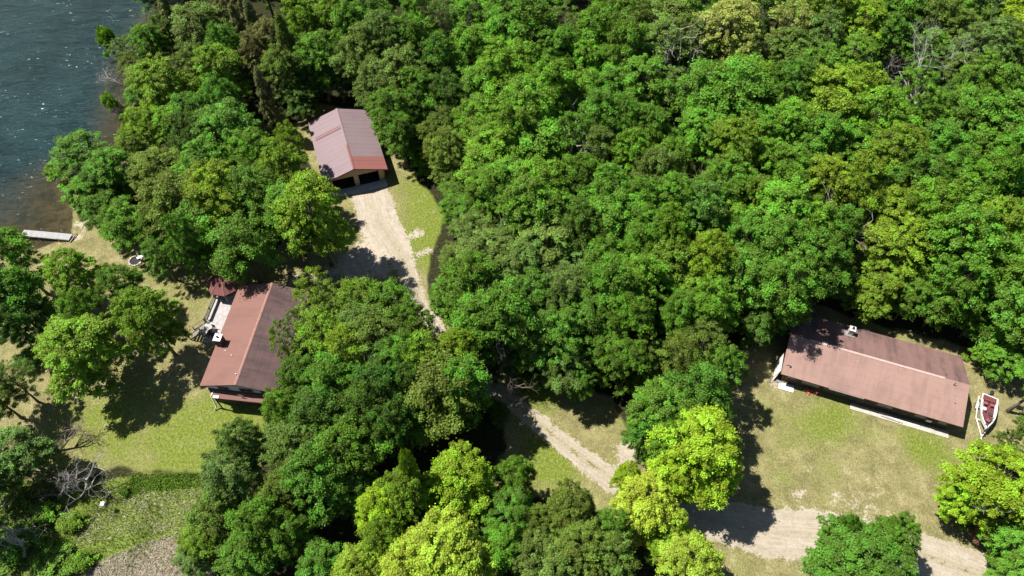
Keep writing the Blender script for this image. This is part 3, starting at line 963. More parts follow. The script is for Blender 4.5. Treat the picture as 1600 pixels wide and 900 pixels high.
for t in recs:
    if t.get('out'): plant(t['f'], t['u'], t['v'], t['r'], t['z'], TCOL[t['c']], t['out'], 'forest trees past the photo edge'); continue
    grp = 'trees around the houses' if not (t['u'] > 600 and t['v'] < 600) else 'trees of the big forest'
    plant(t['f'], t['u'], t['v'], t['r']*(1.13 if t['c'] in 'ly' and t['u'] < 800 else RNG.uniform(.86, 1.16) if t['u'] > 740 and t['v'] < 520 else 1), t['z']+(RNG.uniform(-2.0,1.3) if t['u'] > 700 and t['v'] < 560 else 0), TCOL[t['c']], t['label'], grp, grow=t['u'] > 700 and t['v'] < 540)
exec_hook = None

# ------------------------------------------------------------------ buildings
def add_window(parent, x, y, z, w, h, face, mats=('white', 'glass'), shade=False, name='window'):
    """window set proud of a wall; face = outward unit direction (dx, dy) in the parent's frame"""
    fx, fy = face; tx, ty = -fy, fx; fr = MB(); t = .07
    def P(a, b, d): return (x+tx*a+fx*d, y+ty*a+fy*d, z+b)
    for a0, a1, b0, b1 in ((-w/2-t, w/2+t, h/2, h/2+t), (-w/2-t, w/2+t, -h/2-t, -h/2), (-w/2-t, -w/2, -h/2, h/2), (w/2, w/2+t, -h/2, h/2), (-.025, .025, -h/2, h/2)):
        fr.add([P(a0,b0,.002),P(a1,b0,.002),P(a1,b1,.002),P(a0,b1,.002),P(a0,b0,.06),P(a1,b0,.06),P(a1,b1,.06),P(a0,b1,.06)], [(0,1,2,3),(7,6,5,4),(0,4,5,1),(1,5,6,2),(2,6,7,3),(3,7,4,0)])
    o = fr.build(name, M[mats[0]], parent)
    g = MB(); g.add([P(-w/2,-h/2,.02),P(w/2,-h/2,.02),P(w/2,h/2,.02),P(-w/2,h/2,.02)], [(0,1,2,3)]); g.build('pane', M[mats[1]], o)
    if shade: s = MB(); s.add([P(-w/2,-h/2,.034),P(w/2,-h/2,.034),P(w/2,h/2,.034),P(-w/2,h/2,.034)], [(0,1,2,3)]); s.build('window_shade', M['curtain'], o)
    return o
def slab_panel(mb, x0, x1, y0, z0, y1, z1, th):
    """one sheet of roofing from the eave edge (y0, z0) to the ridge edge (y1, z1)"""
    mb.add([(x0,y0,z0),(x1,y0,z0),(x1,y1,z1),(x0,y1,z1),(x0,y0,z0-th),(x1,y0,z0-th),(x1,y1,z1-th),(x0,y1,z1-th)], [(0,1,2,3),(7,6,5,4),(0,4,5,1),(1,5,6,2),(2,6,7,3),(3,7,4,0)])
    return mb
def gable_walls(parent, x0, x1, y0, y1, h, rise, mats, th=.15, door_gap=None, name='wall'):
    """long walls, and gable walls that rise to the ridge; each wall is its own part"""
    ym = 0; half = max(abs(y0), abs(y1))
    for yy, s in ((y0, 1), (y1, -1)): m = MB(); m.box((x0+x1)/2, yy+s*th/2, h/2, x1-x0, th, h); m.build(name, M[mats], parent)
    for xx, s in ((x0, 1), (x1, -1)):
        if door_gap and s == 1: continue
        poly = [(y0+th, 0), (y1-th, 0), (y1-th, h), (0, h+rise), (y0+th, h)]; m = MB()
        V = [(xx, a, b) for a, b in poly]+[(xx+s*th, a, b) for a, b in poly]; n = 5
        m.add(V, [tuple(range(n)) if s < 0 else tuple(range(n))[::-1], tuple(range(n, 2*n))[::-1] if s < 0 else tuple(range(n, 2*n))]+[(i, (i+1) % n, n+(i+1) % n, n+i) if s > 0 else (n+i, n+(i+1) % n, (i+1) % n, i) for i in range(n)])
        m.build('gable_wall', M[mats], parent)

# ---- garage: pink ribbed metal roof, two open bays
def build_garage():
    L, Wd, ez, rise = 13.63, 9.70, 2.7, 1.59; x0, x1 = -L/2, L/2
    g = thing('garage', 'open two bay garage with pink ribbed roof above the sandy drive', 'garage', (-25.72, 78.78, 0), math.radians(109.28))
    ins = .45; ye = Wd/2-ins; xb = x1-.4; xf = -6.08; hw = ez+rise*ins/(Wd/2)-.10; rw = rise*(1-ins/(Wd/2))
    for yy in (-ye, ye): m = MB(); m.box((xf+xb)/2+.2, yy-math.copysign(.075, yy), hw/2, xb-xf-.4, .15, hw); m.build('side_wall', M['tan'], g)
    m = MB(); poly = [(-ye,0),(ye,0),(ye,hw),(0,hw+rw),(-ye,hw)]; n = 5
    m.add([(xb, a, b) for a, b in poly]+[(xb-.15, a, b) for a, b in poly], [tuple(range(n)), tuple(range(n, 2*n))[::-1]]+[(n+i, n+(i+1) % n, (i+1) % n, i) for i in range(n)]); m.build('back_wall', M['tan'], g)
    # front: gable board over the bays, a beam and three pillars
    hb = 2.15; m = MB(); poly = [(-ye,hb),(ye,hb),(ye,hw),(0,hw+rw),(-ye,hw)]
    m.add([(xf, a, b) for a, b in poly]+[(xf+.2, a, b) for a, b in poly], [tuple(range(n))[::-1], tuple(range(n, 2*n))]+[(i, (i+1) % n, n+(i+1) % n, n+i) for i in range(n)]); m.build('gable_board', M['tan'], g)
    for y in (-3.83, -.05, 3.83): m = MB(); m.box(xf+.09, y, hb/2, .22, .74, hb-.002); m.build('pillar', M['tan'], g, bevel=.01)
    m = MB(); m.box(.0, 0, .03, 13.0, Wd-1.0, .06); m.build('floor_slab', M['dark'], g)
    m = MB(); m.box(-6.85, 0, .05, 1.35, 8.7, .10); m.build('apron', M['slab'], g, bevel=.02)
    m = MB(); m.box(-7.57, 0, .052, .09, 8.7, .104); m.build('apron_edge', M['concrete'], g)
    # shelves and clutter in the dark bays
    m = MB(); m.box(3, 2.3, .5, 3.6, 1.6, 1.0); m.box(3, -2.2, .4, 2.2, 1.4, .8); m.box(5.6, 0, 1.0, .6, 6, .06); m.build('bench', M['brownwall'], g)
    # roofing sheets: one panel each, ribbed
    npan = 15; pw = L/npan; hy = Wd/2
    def panel(y_e, y_r, zr, name_mat, k, z_up=0.0):
        a = x0+k*pw; b = a+pw-.002; mb = MB(); slab_panel(mb, a, b, y_e, ez, y_r, zr, .03)
        s = 1 if y_e < 0 else -1; ln = math.hypot(y_r-y_e, zr-ez); nz = abs(y_r-y_e)/ln; ny = -s*(zr-ez)/ln
        for q in range(4):
            c = a+.02+q*pw/4; h = .016 if q == 0 else .007
            P = [(c, y_e, ez), (c+.02, y_e+ny*h, ez+nz*h), (c+.045, y_e+ny*h, ez+nz*h), (c+.065, y_e, ez)]; Q = [(x, y-y_e+y_r, z-ez+zr) for x, y, z in P]
            mb.add(P+Q, [(0,1,5,4),(1,2,6,5),(2,3,7,6),(3,2,1,0),(4,5,6,7)] if s > 0 else [(4,5,1,0),(5,6,2,1),(6,7,3,2),(0,1,2,3),(7,6,5,4)])
        return mb.build('roof_panel', M[name_mat], g)
    for k in range(npan):
        o = panel(-hy, -.0, ez+rise, 'g_red' if k < 3 else 'g_right', k)
        if k < 3: o['label'] = 'fresh red roof sheet of the newer front patch'
        panel(hy, .0, ez+rise, 'g_left', k)
    # the red seam strips of the left slope
    sl = (ez+rise-ez)/hy
    for xx in (2.18, 2.42, 2.78):
        mb = MB(); mb.add([(xx,4.3,ez+sl*(hy-4.3)+.012),(xx+.09,4.3,ez+sl*(hy-4.3)+.012),(xx+.09,.15,ez+sl*(hy-.15)+.012),(xx,.15,ez+sl*(hy-.15)+.012)]+[(xx,4.3,ez+sl*(hy-4.3)+.05),(xx+.09,4.3,ez+sl*(hy-4.3)+.05),(xx+.09,.15,ez+sl*(hy-.15)+.05),(xx,.15,ez+sl*(hy-.15)+.05)], [(3,2,1,0),(4,5,6,7),(0,1,5,4),(1,2,6,5),(2,3,7,6),(3,0,4,7)])
        o = mb.build('seam_strip', M['g_red'], g); o['label'] = 'red bare seam strip on the pink slope'
    for a, b, mt in ((x0-.02, -1.63, 'g_red'), (-1.62, x1+.02, 'g_left')):
        mb = MB(); zt = ez+rise+.075
        mb.add([(a,-.16,zt-.055),(b,-.16,zt-.055),(b,0,zt),(a,0,zt),(b,.16,zt-.055),(a,.16,zt-.055),(a,-.16,zt-.08),(b,-.16,zt-.08),(b,.16,zt-.08),(a,.16,zt-.08)], [(0,1,2,3),(3,2,4,5),(6,7,1,0),(5,4,8,9),(0,3,5,9,6),(1,7,8,4,2)]); mb.build('ridge_cap', M[mt], g)
    for s in (-1, 1):
        mb = MB(); mb.box(0, s*(hy-.03), ez-.11, L-.02, .04, .15); mb.build('fascia', M['fascia'], g)
        for e in (x0+.02, x1-.02): mb = MB(); mb.bar((e, s*(hy-.05), ez-.12), (e, 0.0, ez+rise-.12), .04, .16); mb.build('barge_board', M['fascia'], g)
build_garage()

def rolled_roof(parent, L, hy, ez, rise, n_courses, mat_front, mat_back, th=.05, x0=None):
    """two slopes laid in courses that run along the building, each lapping the one below it"""
    x0 = -L/2; x1 = L/2; sl = rise/hy
    for s, mt in ((-1, mat_front), (1, mat_back)):
        for k in range(n_courses):
            a = hy*(1-k/n_courses); b = max(hy*(1-(k+1)/n_courses)-.06, 0.0)
            za = ez+sl*(hy-a)+.010; zb = ez+sl*(hy-b) - (.002 if b > 0 else 0); mb = MB()
            V = [(x0, s*a, za), (x1, s*a, za), (x1, s*b, zb), (x0, s*b, zb)]; V += [(x, y, z-th) for x, y, z in V]
            F = [(0,1,2,3),(7,6,5,4),(0,4,5,1),(1,5,6,2),(2,6,7,3),(3,7,4,0)]
            if s > 0: F = [f[::-1] for f in F]
            mb.add(V, F); mb.build('roof_course', M[mt], parent)

# ---- the long low house
def build_long():
    L, Wd, ez, rise = 21.19, 9.97, 2.6, 1.66; hy = Wd/2; sl = rise/hy
    g = thing('long_house', 'long low brown house with a faded pink roof beside the parked boat', 'house', (44.94, 42.19, 0), math.radians(-18.28))
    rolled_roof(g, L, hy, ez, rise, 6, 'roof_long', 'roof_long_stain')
    gable_walls(g, -9.95, 9.95, -4.28, 4.28, 2.62, 1.40, 'brownwall')
    # ridge flashing strip, pale
    mb = MB(); zt = ez+rise+.05; a, b = -8.1, 7.75
    mb.add([(a,-.17,zt-.05),(b,-.17,zt-.05),(b,0,zt),(a,0,zt),(b,.10,zt-.03),(a,.10,zt-.03),(a,-.17,zt-.09),(b,-.17,zt-.09),(b,.10,zt-.09),(a,.10,zt-.09)], [(0,1,2,3),(3,2,4,5),(6,7,1,0),(5,4,8,9),(0,3,5,9,6),(1,7,8,4,2)]); mb.build('ridge_cap', M['cap'], g)
    for s in (-1, 1):
        mb = MB(); mb.box(0, s*(hy-.03), ez-.12, L-.02, .04, .13); mb.build('fascia', M['fascia'], g)
        for e in (-L/2+.02, L/2-.02): mb = MB(); mb.bar((e, s*(hy-.05), ez-.10), (e, 0, ez+rise-.10), .04, .14); mb.build('barge_board', M['fascia'], g)
    # front openings seen under the eave
    for x, w, shd in ((-8.9, 1.1, False), (-6.6, 2.0, True), (-4.4, 1.0, False), (-3.0, 1.0, False), (2.3, 1.7, True), (6.4, 1.1, True), (9.0, .9, True)): add_window(g, x, -4.28, 1.45, w, 1.0, (0, -1), ('deckdark', 'glass'), shd)
    for x in (-.5, 4.6):
        mb = MB(); mb.box(x, -4.31, 1.05, .95, .06, 2.06); d = mb.build('door', M['brownwall'], g); mb = MB(); mb.tube([(x+.38, -4.34, 1.02), (x+.38, -4.41, 1.02)], .03, 8); mb.build('handle', M['galv'], d)
    mb = MB(); mb.box(7.4, -4.50, 1.25, .62, .36, .42); mb.build('window_air_conditioner', M['galv'], g, bevel=.02)
    mb = MB(); mb.box(-2.7, -4.985, ez-.16, 4.1, .05, .12); o = mb.build('gutter', M['white'], g); o['label'] = 'short white gutter section on the front eave'
    # chimney on the rear slope
    cz = ez+sl*(hy-3.45)
    mb = MB(); mb.box(-3.2, 3.45, cz+.35, .62, .62, 1.5); ch = mb.build('chimney', M['concrete'], g, bevel=.015)
    mb = MB(); mb.box(-3.2, 3.45, cz+1.13, .74, .74, .07); mb.build('chimney_cap', M['white'], ch)
    mb = MB(); mb.tube([(-3.2, 3.45, cz+1.16), (-3.2, 3.45, cz+1.45)], .14, 10); mb.build('flue', M['dark'], ch)
    mb = MB(); V = [(-3.2-.65, 3.45-.62, ez+sl*(hy-2.83)+.02), (-3.2+.65, 3.45-.62, ez+sl*(hy-2.83)+.02), (-3.2+.65, 3.45+.5, ez+sl*(hy-3.95)+.02), (-3.2-.65, 3.45+.5, ez+sl*(hy-3.95)+.02)]
    mb.add(V+[(x, y, z+.018) for x, y, z in V], [(3,2,1,0),(4,5,6,7),(0,1,5,4),(1,2,6,5),(2,3,7,6),(3,0,4,7)]); mb.build('chimney_flashing', M['galv'], ch)
    # vent pipes
    for x, y, r, h in ((8.83, -.55, .05, .55), (7.9, .55, .035, .3), (-8.6, -1.6, .03, .2), (9.3, -2.6, .03, .22)):
        z = ez+sl*(hy-abs(y)); mb = MB(); mb.tube([(x, y, z-.02), (x, y, z+h)], r, 8); mb.build('vent_pipe', M['blackpaint'], g)
    # yard lamp arm on the left gable
    mb = MB(); mb.tube([(-10.55, -3.9, 2.75), (-10.0, -3.75, 3.15), (-9.7, -3.85, 3.2)], .03, 6); lm = mb.build('lamp_arm', M['blackpaint'], g)
    mb = MB(); mb.tube([(-9.7, -3.85, 3.2), (-9.7, -3.87, 2.98)], [.05, .14], 10); mb.build('lamp_head', M['blackpaint'], lm)
build_long()
GL = Matrix.Translation((44.94, 42.19, 0)) @ Matrix.Rotation(math.radians(-18.28), 4, 'Z')
def lh(x, y, z=0): p = GL @ Vector((x, y, z)); return (p.x, p.y, p.z)
LR = math.radians(-18.28)
# concrete walk in front, cast in sections
t = thing('concrete_walk', 'pale concrete walk in sections along the front of the long low house', 'walkway', lh(4.45, -5.05), LR)
for k in range(7): m = MB(); m.box(-5.78+1.65*k+.82, 0, .05, 1.63, .86 if k > 1 else .80, .10+.004*(k % 3)); m.build('slab', M['concrete'], t, bevel=.012)
t = thing('step_slab', 'pale two piece stepping slab at the left front corner of the long house', 'step', lh(-9.15, -5.07), LR)
for y, w in ((-.26, .48), (.25, .46)): m = MB(); m.box(0, y, .07, 1.85, w, .14+.01*y); m.build('slab', M['white'], t, bevel=.012)
# loose boards on the walk
for k, (x, y, a, ln, wd) in enumerate(((3.4, -4.98, 9, 2.7, .14), (3.6, -5.25, 3, 2.6, .10), (5.3, -5.0, 2, 3.0, .12), (4.2, -4.75, 7, 2.2, .09), (7.3, -4.92, 0, 2.4, .14))):
    m = MB(); m.box(0, 0, .03, ln, wd, .05); m.box(ln*.32, 0, .075, .12, wd*2.1, .035)
    o = m.build('loose_board', M['white'] if k in (0, 2, 4) else M['deckdark'], None); o.location = lh(x, y, .115+.055*(k == 3)); o.rotation_euler = (0, 0, LR+math.radians(-a))
    tag(o, ['white loose board lying at a slant across the concrete walk, highest at left', 'thin grey board lying nearest the grass on the concrete walk', 'long white board lying in the middle of the concrete walk', 'short grey board tucked against the dark wall behind the slanted white board', 'white board at the right end of the concrete walk'][k], 'board', 'loose boards on the walk')
# red push mower against the wall
def build_mower():
    x, y, z = lh(-6.55, -4.72); g = thing('push_mower', 'small orange red push mower standing in the grass by the long house wall', 'mower', (x, y, 0), LR+math.radians(150))
    m = MB(); m.prism([(-.38,-.26),(.30,-.26),(.42,-.14),(.42,.14),(.30,.26),(-.38,.26)], .10, .24); m.build('deck', M['orange'], g, bevel=.03)
    m = MB(); m.tube([(0,0,.24),(0,0,.36),(0,0,.40)], [.17,.16,.10], 12); m.build('engine', M['orange'], g)
    m = MB(); m.box(.14, .0, .33, .16, .22, .12); m.build('fuel_tank', M['blackpaint'], g, bevel=.02)
    for sx in (-.32, .30):
        for sy in (-.31, .31): m = MB(); m.tube([(sx, sy-.03, .11), (sx, sy+.03, .11)], .11, 14); m.build('wheel', M['galv'], g)
    m = MB()
    for s in (-.2, .2): m.tube([(-.34, s, .2), (-.80, s, .72), (-1.0, s, .95)], .018, 6)
    m.tube([(-1.0, -.2, .95), (-1.0, .2, .95)], .022, 6); m.build('handle', M['orange'], g)
build_mower()
# pale sheets leaning on the left gable
t = thing('leaning_panel', 'long white panel on a light frame leaning on the left end of the long house', 'panel', lh(-10.6, -3.2), LR)
m = MB(); m.add([(-.22,-1.5,.05),(-.22,1.0,.05),(.12,1.6,2.2),(.12,-.9,2.0),(-.25,-1.5,.07),(-.25,1.0,.07),(.09,1.6,2.23),(.09,-.9,2.03)], [(0,1,2,3),(7,6,5,4),(0,4,5,1),(1,5,6,2),(2,6,7,3),(3,7,4,0)]); m.build('sheet', M['white'], t)
m = MB(); m.bar((-.9,-1.9,.03), (.0,-1.2,2.2), .05, .05); m.bar((-.95,-1.9,.03), (-.2,-1.9,.06), .05, .05); m.bar((-.6,-1.75,.1),(-.62,1.6,.1), .05, .05); m.build('frame', M['deckdark'], t)
m = MB(); m.box(0, 0, .13, .62, .34, .24); m.box(.1, 0, .30, .3, .22, .1); o = m.build('utility_box', M['galv'], None, bevel=.02); o.location = lh(-10.15, -4.62); o.rotation_euler = (0, 0, LR); tag(o, 'small grey box on the ground by the foot of the leaning white panel', 'box')

# ---- the gabled house with its deck
def build_house():
    L, Wd, ez, rise = 14.5, 9.33, 4.5, 1.28; hy = Wd/2; sl = rise/hy
    g = thing('gabled_house', 'brown roofed gabled house with a raised deck and chimney, half under trees', 'house', (-31.27, 43.65, 0), math.radians(84.73))
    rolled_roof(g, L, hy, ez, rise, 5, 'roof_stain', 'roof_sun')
    mb = MB(); zt = ez+rise+.06; a, b = -L/2-.01, L/2+.01
    mb.add([(a,-.15,zt-.06),(b,-.15,zt-.06),(b,0,zt),(a,0,zt),(b,.15,zt-.05),(a,.15,zt-.05),(a,-.15,zt-.1),(b,-.15,zt-.1),(b,.15,zt-.1),(a,.15,zt-.1)], [(0,1,2,3),(3,2,4,5),(6,7,1,0),(5,4,8,9),(0,3,5,9,6),(1,7,8,4,2)]); mb.build('ridge_cap', M['cap2'], g)
    gable_walls(g, -7.0, 6.70, -4.05, 4.05, 4.62, 1.10, 'greywall')
    for s in (-1, 1):
        mb = MB(); mb.box(0, s*(hy-.03), ez-.12, L-.02, .04, .15); mb.build('fascia', M['fascia'], g)
        for e in (-L/2+.02, L/2-.02): mb = MB(); mb.bar((e, s*(hy-.05), ez-.12), (e, 0, ez+rise-.12), .04, .16); mb.build('barge_board', M['fascia'], g)
    for y, w in ((2.05, 1.2), (-.75, 1.5), (-3.0, .9)): add_window(g, -7.0, y, 4.10, w, .62, (-1, 0), ('deckdark', 'glass'))
    # dark band, lean-to porch roof and the darker lower storey
    mb = MB(); mb.box(-7.08, 0, 3.42, .14, 8.06, .34); mb.build('dark_recess_band', M['brownwall'], g)  # dark strip added to stand for the shaded recess above the porch
    mb = MB(); mb.add([(-7.14,-4.1,3.32),(-7.14,4.0,3.32),(-7.98,3.4,3.10),(-7.98,-4.1,3.10),(-7.14,-4.1,3.25),(-7.14,4.0,3.25),(-7.98,3.4,3.03),(-7.98,-4.1,3.03)], [(3,2,1,0),(4,5,6,7),(0,1,5,4),(1,2,6,5),(2,3,7,6),(3,0,4,7)]); mb.build('porch_roof', M['roof_sun'], g)
    mb = MB(); mb.box(-7.07, 0, 1.58, .12, 8.0, 3.14); mb.build('lower_wall', M['brownwall'], g)
    for y, w in ((1.9, 1.5), (-.2, 1.3), (-2.6, 1.3)): add_window(g, -7.13, y, 1.7, w, 1.2, (-1, 0), ('deckdark', 'glass'))
    for y in (3.2, 1.0, -1.4, -3.9): mb = MB(); mb.box(-7.88, y, 1.52, .11, .11, 3.02); mb.build('porch_post', M['brownwall'], g)
    mb = MB(); mb.tube([(-7.2, 3.45, 3.3), (-7.75, 3.6, 3.1), (-7.9, 3.8, .5), (-8.3, 3.95, .08)], .09, 8); mb.build('downspout', M['white'], g, True)
    mb = MB(); mb.box(-7.85, 2.95, 3.18, .34, .7, .08); mb.build('porch_gutter_corner', M['white'], g)
    # dish on the porch roof
    mb = MB(); mb.tube([(-7.55, -.15, 3.15), (-7.55, -.15, 3.6)], .03, 6); ds = mb.build('dish_mast', M['galv'], g)
    mb = MB(); V = []; F = []; n = 16
    for i, (rr, dd) in enumerate(((.02, 0), (.16, .02), (.27, .06), (.36, .11))):
        for k in range(n): t = 2*math.pi*k/n; V.append((-7.55-dd*.6, -.15+rr*math.cos(t), 3.7+rr*math.sin(t)*.95+dd*.5))
    for i in range(3):
        for k in range(n): F.append((i*n+k, i*n+(k+1) % n, (i+1)*n+(k+1) % n, (i+1)*n+k))
    F.append(tuple(range(n))); mb.add(V, F); mb.build('dish', M['galv'], ds, True)
    # chimney through the left eave slope
    cz = ez+sl*(hy-3.55)
    mb = MB(); mb.box(-1.5, 3.95, cz-.3+.45, .92, .84, 2.3); ch = mb.build('chimney', M['brownwall'], g, bevel=.01)
    mb = MB(); mb.box(-1.5, 3.95, cz+1.33, 1.02, .94, .07); mb.build('chimney_cap', M['white'], ch, bevel=.01)
    mb = MB(); mb.tube([(-1.5, 3.95, cz+1.35), (-1.5, 3.95, cz+1.62)], .12, 10); mb.build('flue', M['dark'], ch)
    for x, y, hh in ((-3.3, 1.9, .18), (-5.9, .3, .25), (-2.6, 3.0, .1)): z = ez+sl*(hy-y); mb = MB(); mb.tube([(x, y, z), (x, y, z+hh)], .05, 8); mb.build('vent_pipe', M['galv'], g)
build_house()
GH = Matrix.Translation((-31.27, 43.65, 0)) @ Matrix.Rotation(math.radians(84.73), 4, 'Z'); HR = math.radians(84.73)
def hh(x, y, z=0): p = GH @ Vector((x, y, z)); return (p.x, p.y, p.z)

def build_deck():
    DZ = 2.4; g = thing('raised_deck', 'raised grey board deck with dark railings beside the brown gabled house', 'deck', hh(3.0, 6.2), HR)
    ox, oy = 3.0, 6.2
    # boards run along the house wall; outline follows the photograph
    def ymax(x): return 8.15 if x > 2.6 else (8.15 if x > .9 else 8.15-(.9-x)*.75)
    y = 4.12; k = 0
    while y < 8.1:
        w = .155; xa = -.35; xb = 6.3
        if y > 7.3: xa = -.35+(y-7.3)*1.45
        m = MB(); m.box((xa+xb)/2-ox, y+w/2-oy, DZ, xb-xa, w-.012, .04); m.build('deck_board', M['deckgrey'], g); y += w
    m = MB()
    for x in np.arange(0, 6.3, 1.2): m.box(x-ox, 6.1-oy, DZ-.13, .05, 3.9, .2)
    m.build('joists', M['deckdark'], g)
    posts = [(-.3, 4.9), (-.35, 6.3), (.15, 7.5), (.95, 8.15), (2.45, 8.2), (2.6, 8.2), (4.3, 8.2), (6.1, 8.2), (6.2, 6.2)]
    for x, yy in posts: m = MB(); m.box(x-ox, yy-oy, (DZ+.95)/2, .10, .10, DZ+.95); m.build('post', M['deckdark'], g)
    def rail(p, q, bal=True):
        p = Vector((p[0]-ox, p[1]-oy, 0)); q = Vector((q[0]-ox, q[1]-oy, 0)); U = Vector((0, 0, 1))
        m = MB(); m.bar(p+U*(DZ+.97), q+U*(DZ+.97), .14, .04); r = m.build('top_rail', M['deckdark'], g); m = MB(); m.bar(p+U*(DZ+.12), q+U*(DZ+.12), .05, .08); m.build('bottom_rail', M['deckdark'], g)
        n = max(2, int((q-p).length/.14)); m = MB()
        for i in range(1, n): c = p.lerp(q, i/n); m.bar(c+U*(DZ+.12), c+U*(DZ+.95), .03, .03)
        m.build('balusters', M['deckdark'], r)
    for a, b in ((0,1),(1,2),(2,3),(5,6),(6,7)): rail(posts[a], posts[b])
    # steps going down to the lawn on the outer side, with their own handrails
    for k in range(9): m = MB(); m.box(1.72-ox, 8.35+.26*k-oy, DZ-.27*(k+.9)+.02, 1.4, .27, .045); m.build('stair_tread', M['deckdark'], g)
    for x in (1.0, 2.45):
        m = MB(); m.bar((x-ox, 8.2-oy, DZ-.12), (x-ox, 10.6-oy, .02), .05, .22); m.bar((x-ox, 8.2-oy, DZ+.92), (x-ox, 10.5-oy, .95), .10, .05); m.bar((x-ox, 10.5-oy, 0), (x-ox, 10.5-oy, .98), .09, .09); m.build('stair_rail', M['deckdark'], g)
    # built-in bench along the outer rail
    m = MB(); m.box(4.3-ox, 7.80-oy, DZ+.44, 3.3, .42, .05); b = m.build('bench', M['deckgrey'], g)
    m = MB(); [m.box(x-ox, 7.80-oy, DZ+.22, .08, .34, .40) for x in (2.8, 4.3, 5.8)]; m.build('bench_leg', M['deckdark'], b)
build_deck()
def build_gazebo():
    cx, cy = -37.45, 52.0; g = thing('gazebo', 'round gazebo with a faceted maroon roof, tree shaded, at the far end of the deck', 'gazebo', (cx, cy, 0), math.radians(12)); R = 2.35; n = 8; ze, zt = 4.25, 5.35
    for k in range(n):
        a, b = 2*math.pi*k/n, 2*math.pi*(k+1)/n; m = MB()
        P = [(R*math.cos(a), R*math.sin(a), ze), (R*math.cos(b), R*math.sin(b), ze), (.18*math.cos(b), .18*math.sin(b), zt), (.18*math.cos(a), .18*math.sin(a), zt)]
        m.add(P+[(x, y, z-.05) for x, y, z in P], [(0,1,2,3),(7,6,5,4),(0,4,5,1),(1,5,6,2),(2,6,7,3),(3,7,4,0)]); m.build('roof_panel', M['gazebo'], g)
        m = MB(); m.bar((R*math.cos(a), R*math.sin(a), ze+.03), (.15*math.cos(a), .15*math.sin(a), zt+.03), .07, .04); m.build('hip_strip', M['fascia'], g)
        q = .88*R; m = MB(); m.box(q*math.cos(a), q*math.sin(a), 2.12, .11, .11, 4.22); m.build('post', M['deckdark'], g)
        m = MB(); pa = (q*math.cos(a), q*math.sin(a)); pb = (q*math.cos(b), q*math.sin(b))
        m.bar((*pa, 3.3), (*pb, 3.3), .09, .05); m.bar((*pa, 2.55), (*pb, 2.55), .05, .05)
        for i in range(1, 10): m.bar((pa[0]+(pb[0]-pa[0])*i/10, pa[1]+(pb[1]-pa[1])*i/10, 2.55), (pa[0]+(pb[0]-pa[0])*i/10, pa[1]+(pb[1]-pa[1])*i/10, 3.3), .03, .03)
        if k != 5: m.build('rail', M['deckdark'], g)
    m = MB(); m.prism([(R*.9*math.cos(2*math.pi*k/n), R*.9*math.sin(2*math.pi*k/n)) for k in range(n)], 2.3, 2.37); m.build('floor', M['deckgrey'], g)
    m = MB(); m.tube([(0,0,zt-.02), (0,0,zt+.18), (0,0,zt+.34)], [.2, .12, .02], 8); m.build('finial', M['fascia'], g)
build_gazebo()
# round patio table and chairs on the near end of the deck
x, y, z = hh(.75, 6.6, 2.42); t = thing('patio_table', 'round dark patio table on the near end of the deck', 'table', (x, y, z)); m = MB(); m.tube([(0,0,.70),(0,0,.73)], .52, 24); m.build('tabletop', M['dark'], t); m = MB(); m.tube([(0,0,.01),(0,0,.70)], .04, 8); m.tube([(0,0,0),(0,0,.03)], .25, 16); m.build('pedestal', M['blackpaint'], t)
def chair(x, y, rz, label):
    px_, py_, pz_ = hh(x, y, 2.42); g = thing('patio_chair', label, 'chair', (px_, py_, pz_), HR+rz, 'patio chairs on the deck')
    m = MB(); m.box(0, 0, .42, .46, .44, .04); m.build('seat', M['blackpaint'], g, bevel=.01); m = MB(); m.box(-.22, 0, .70, .04, .42, .46); m.build('backrest', M['blackpaint'], g, bevel=.01)
    for sx in (-.19, .19):
        for sy in (-.18, .18): m = MB(); m.tube([(sx, sy, 0), (sx, sy, .41)], .018, 6); m.build('leg', M['blackpaint'], g)
chair(1.5, 6.7, math.pi, 'dark patio chair on the house side of the round table'); chair(.35, 7.15, -.9, 'dark patio chair in the railed corner of the deck')
x, y, z = hh(3.2, 6.4, 2.42)

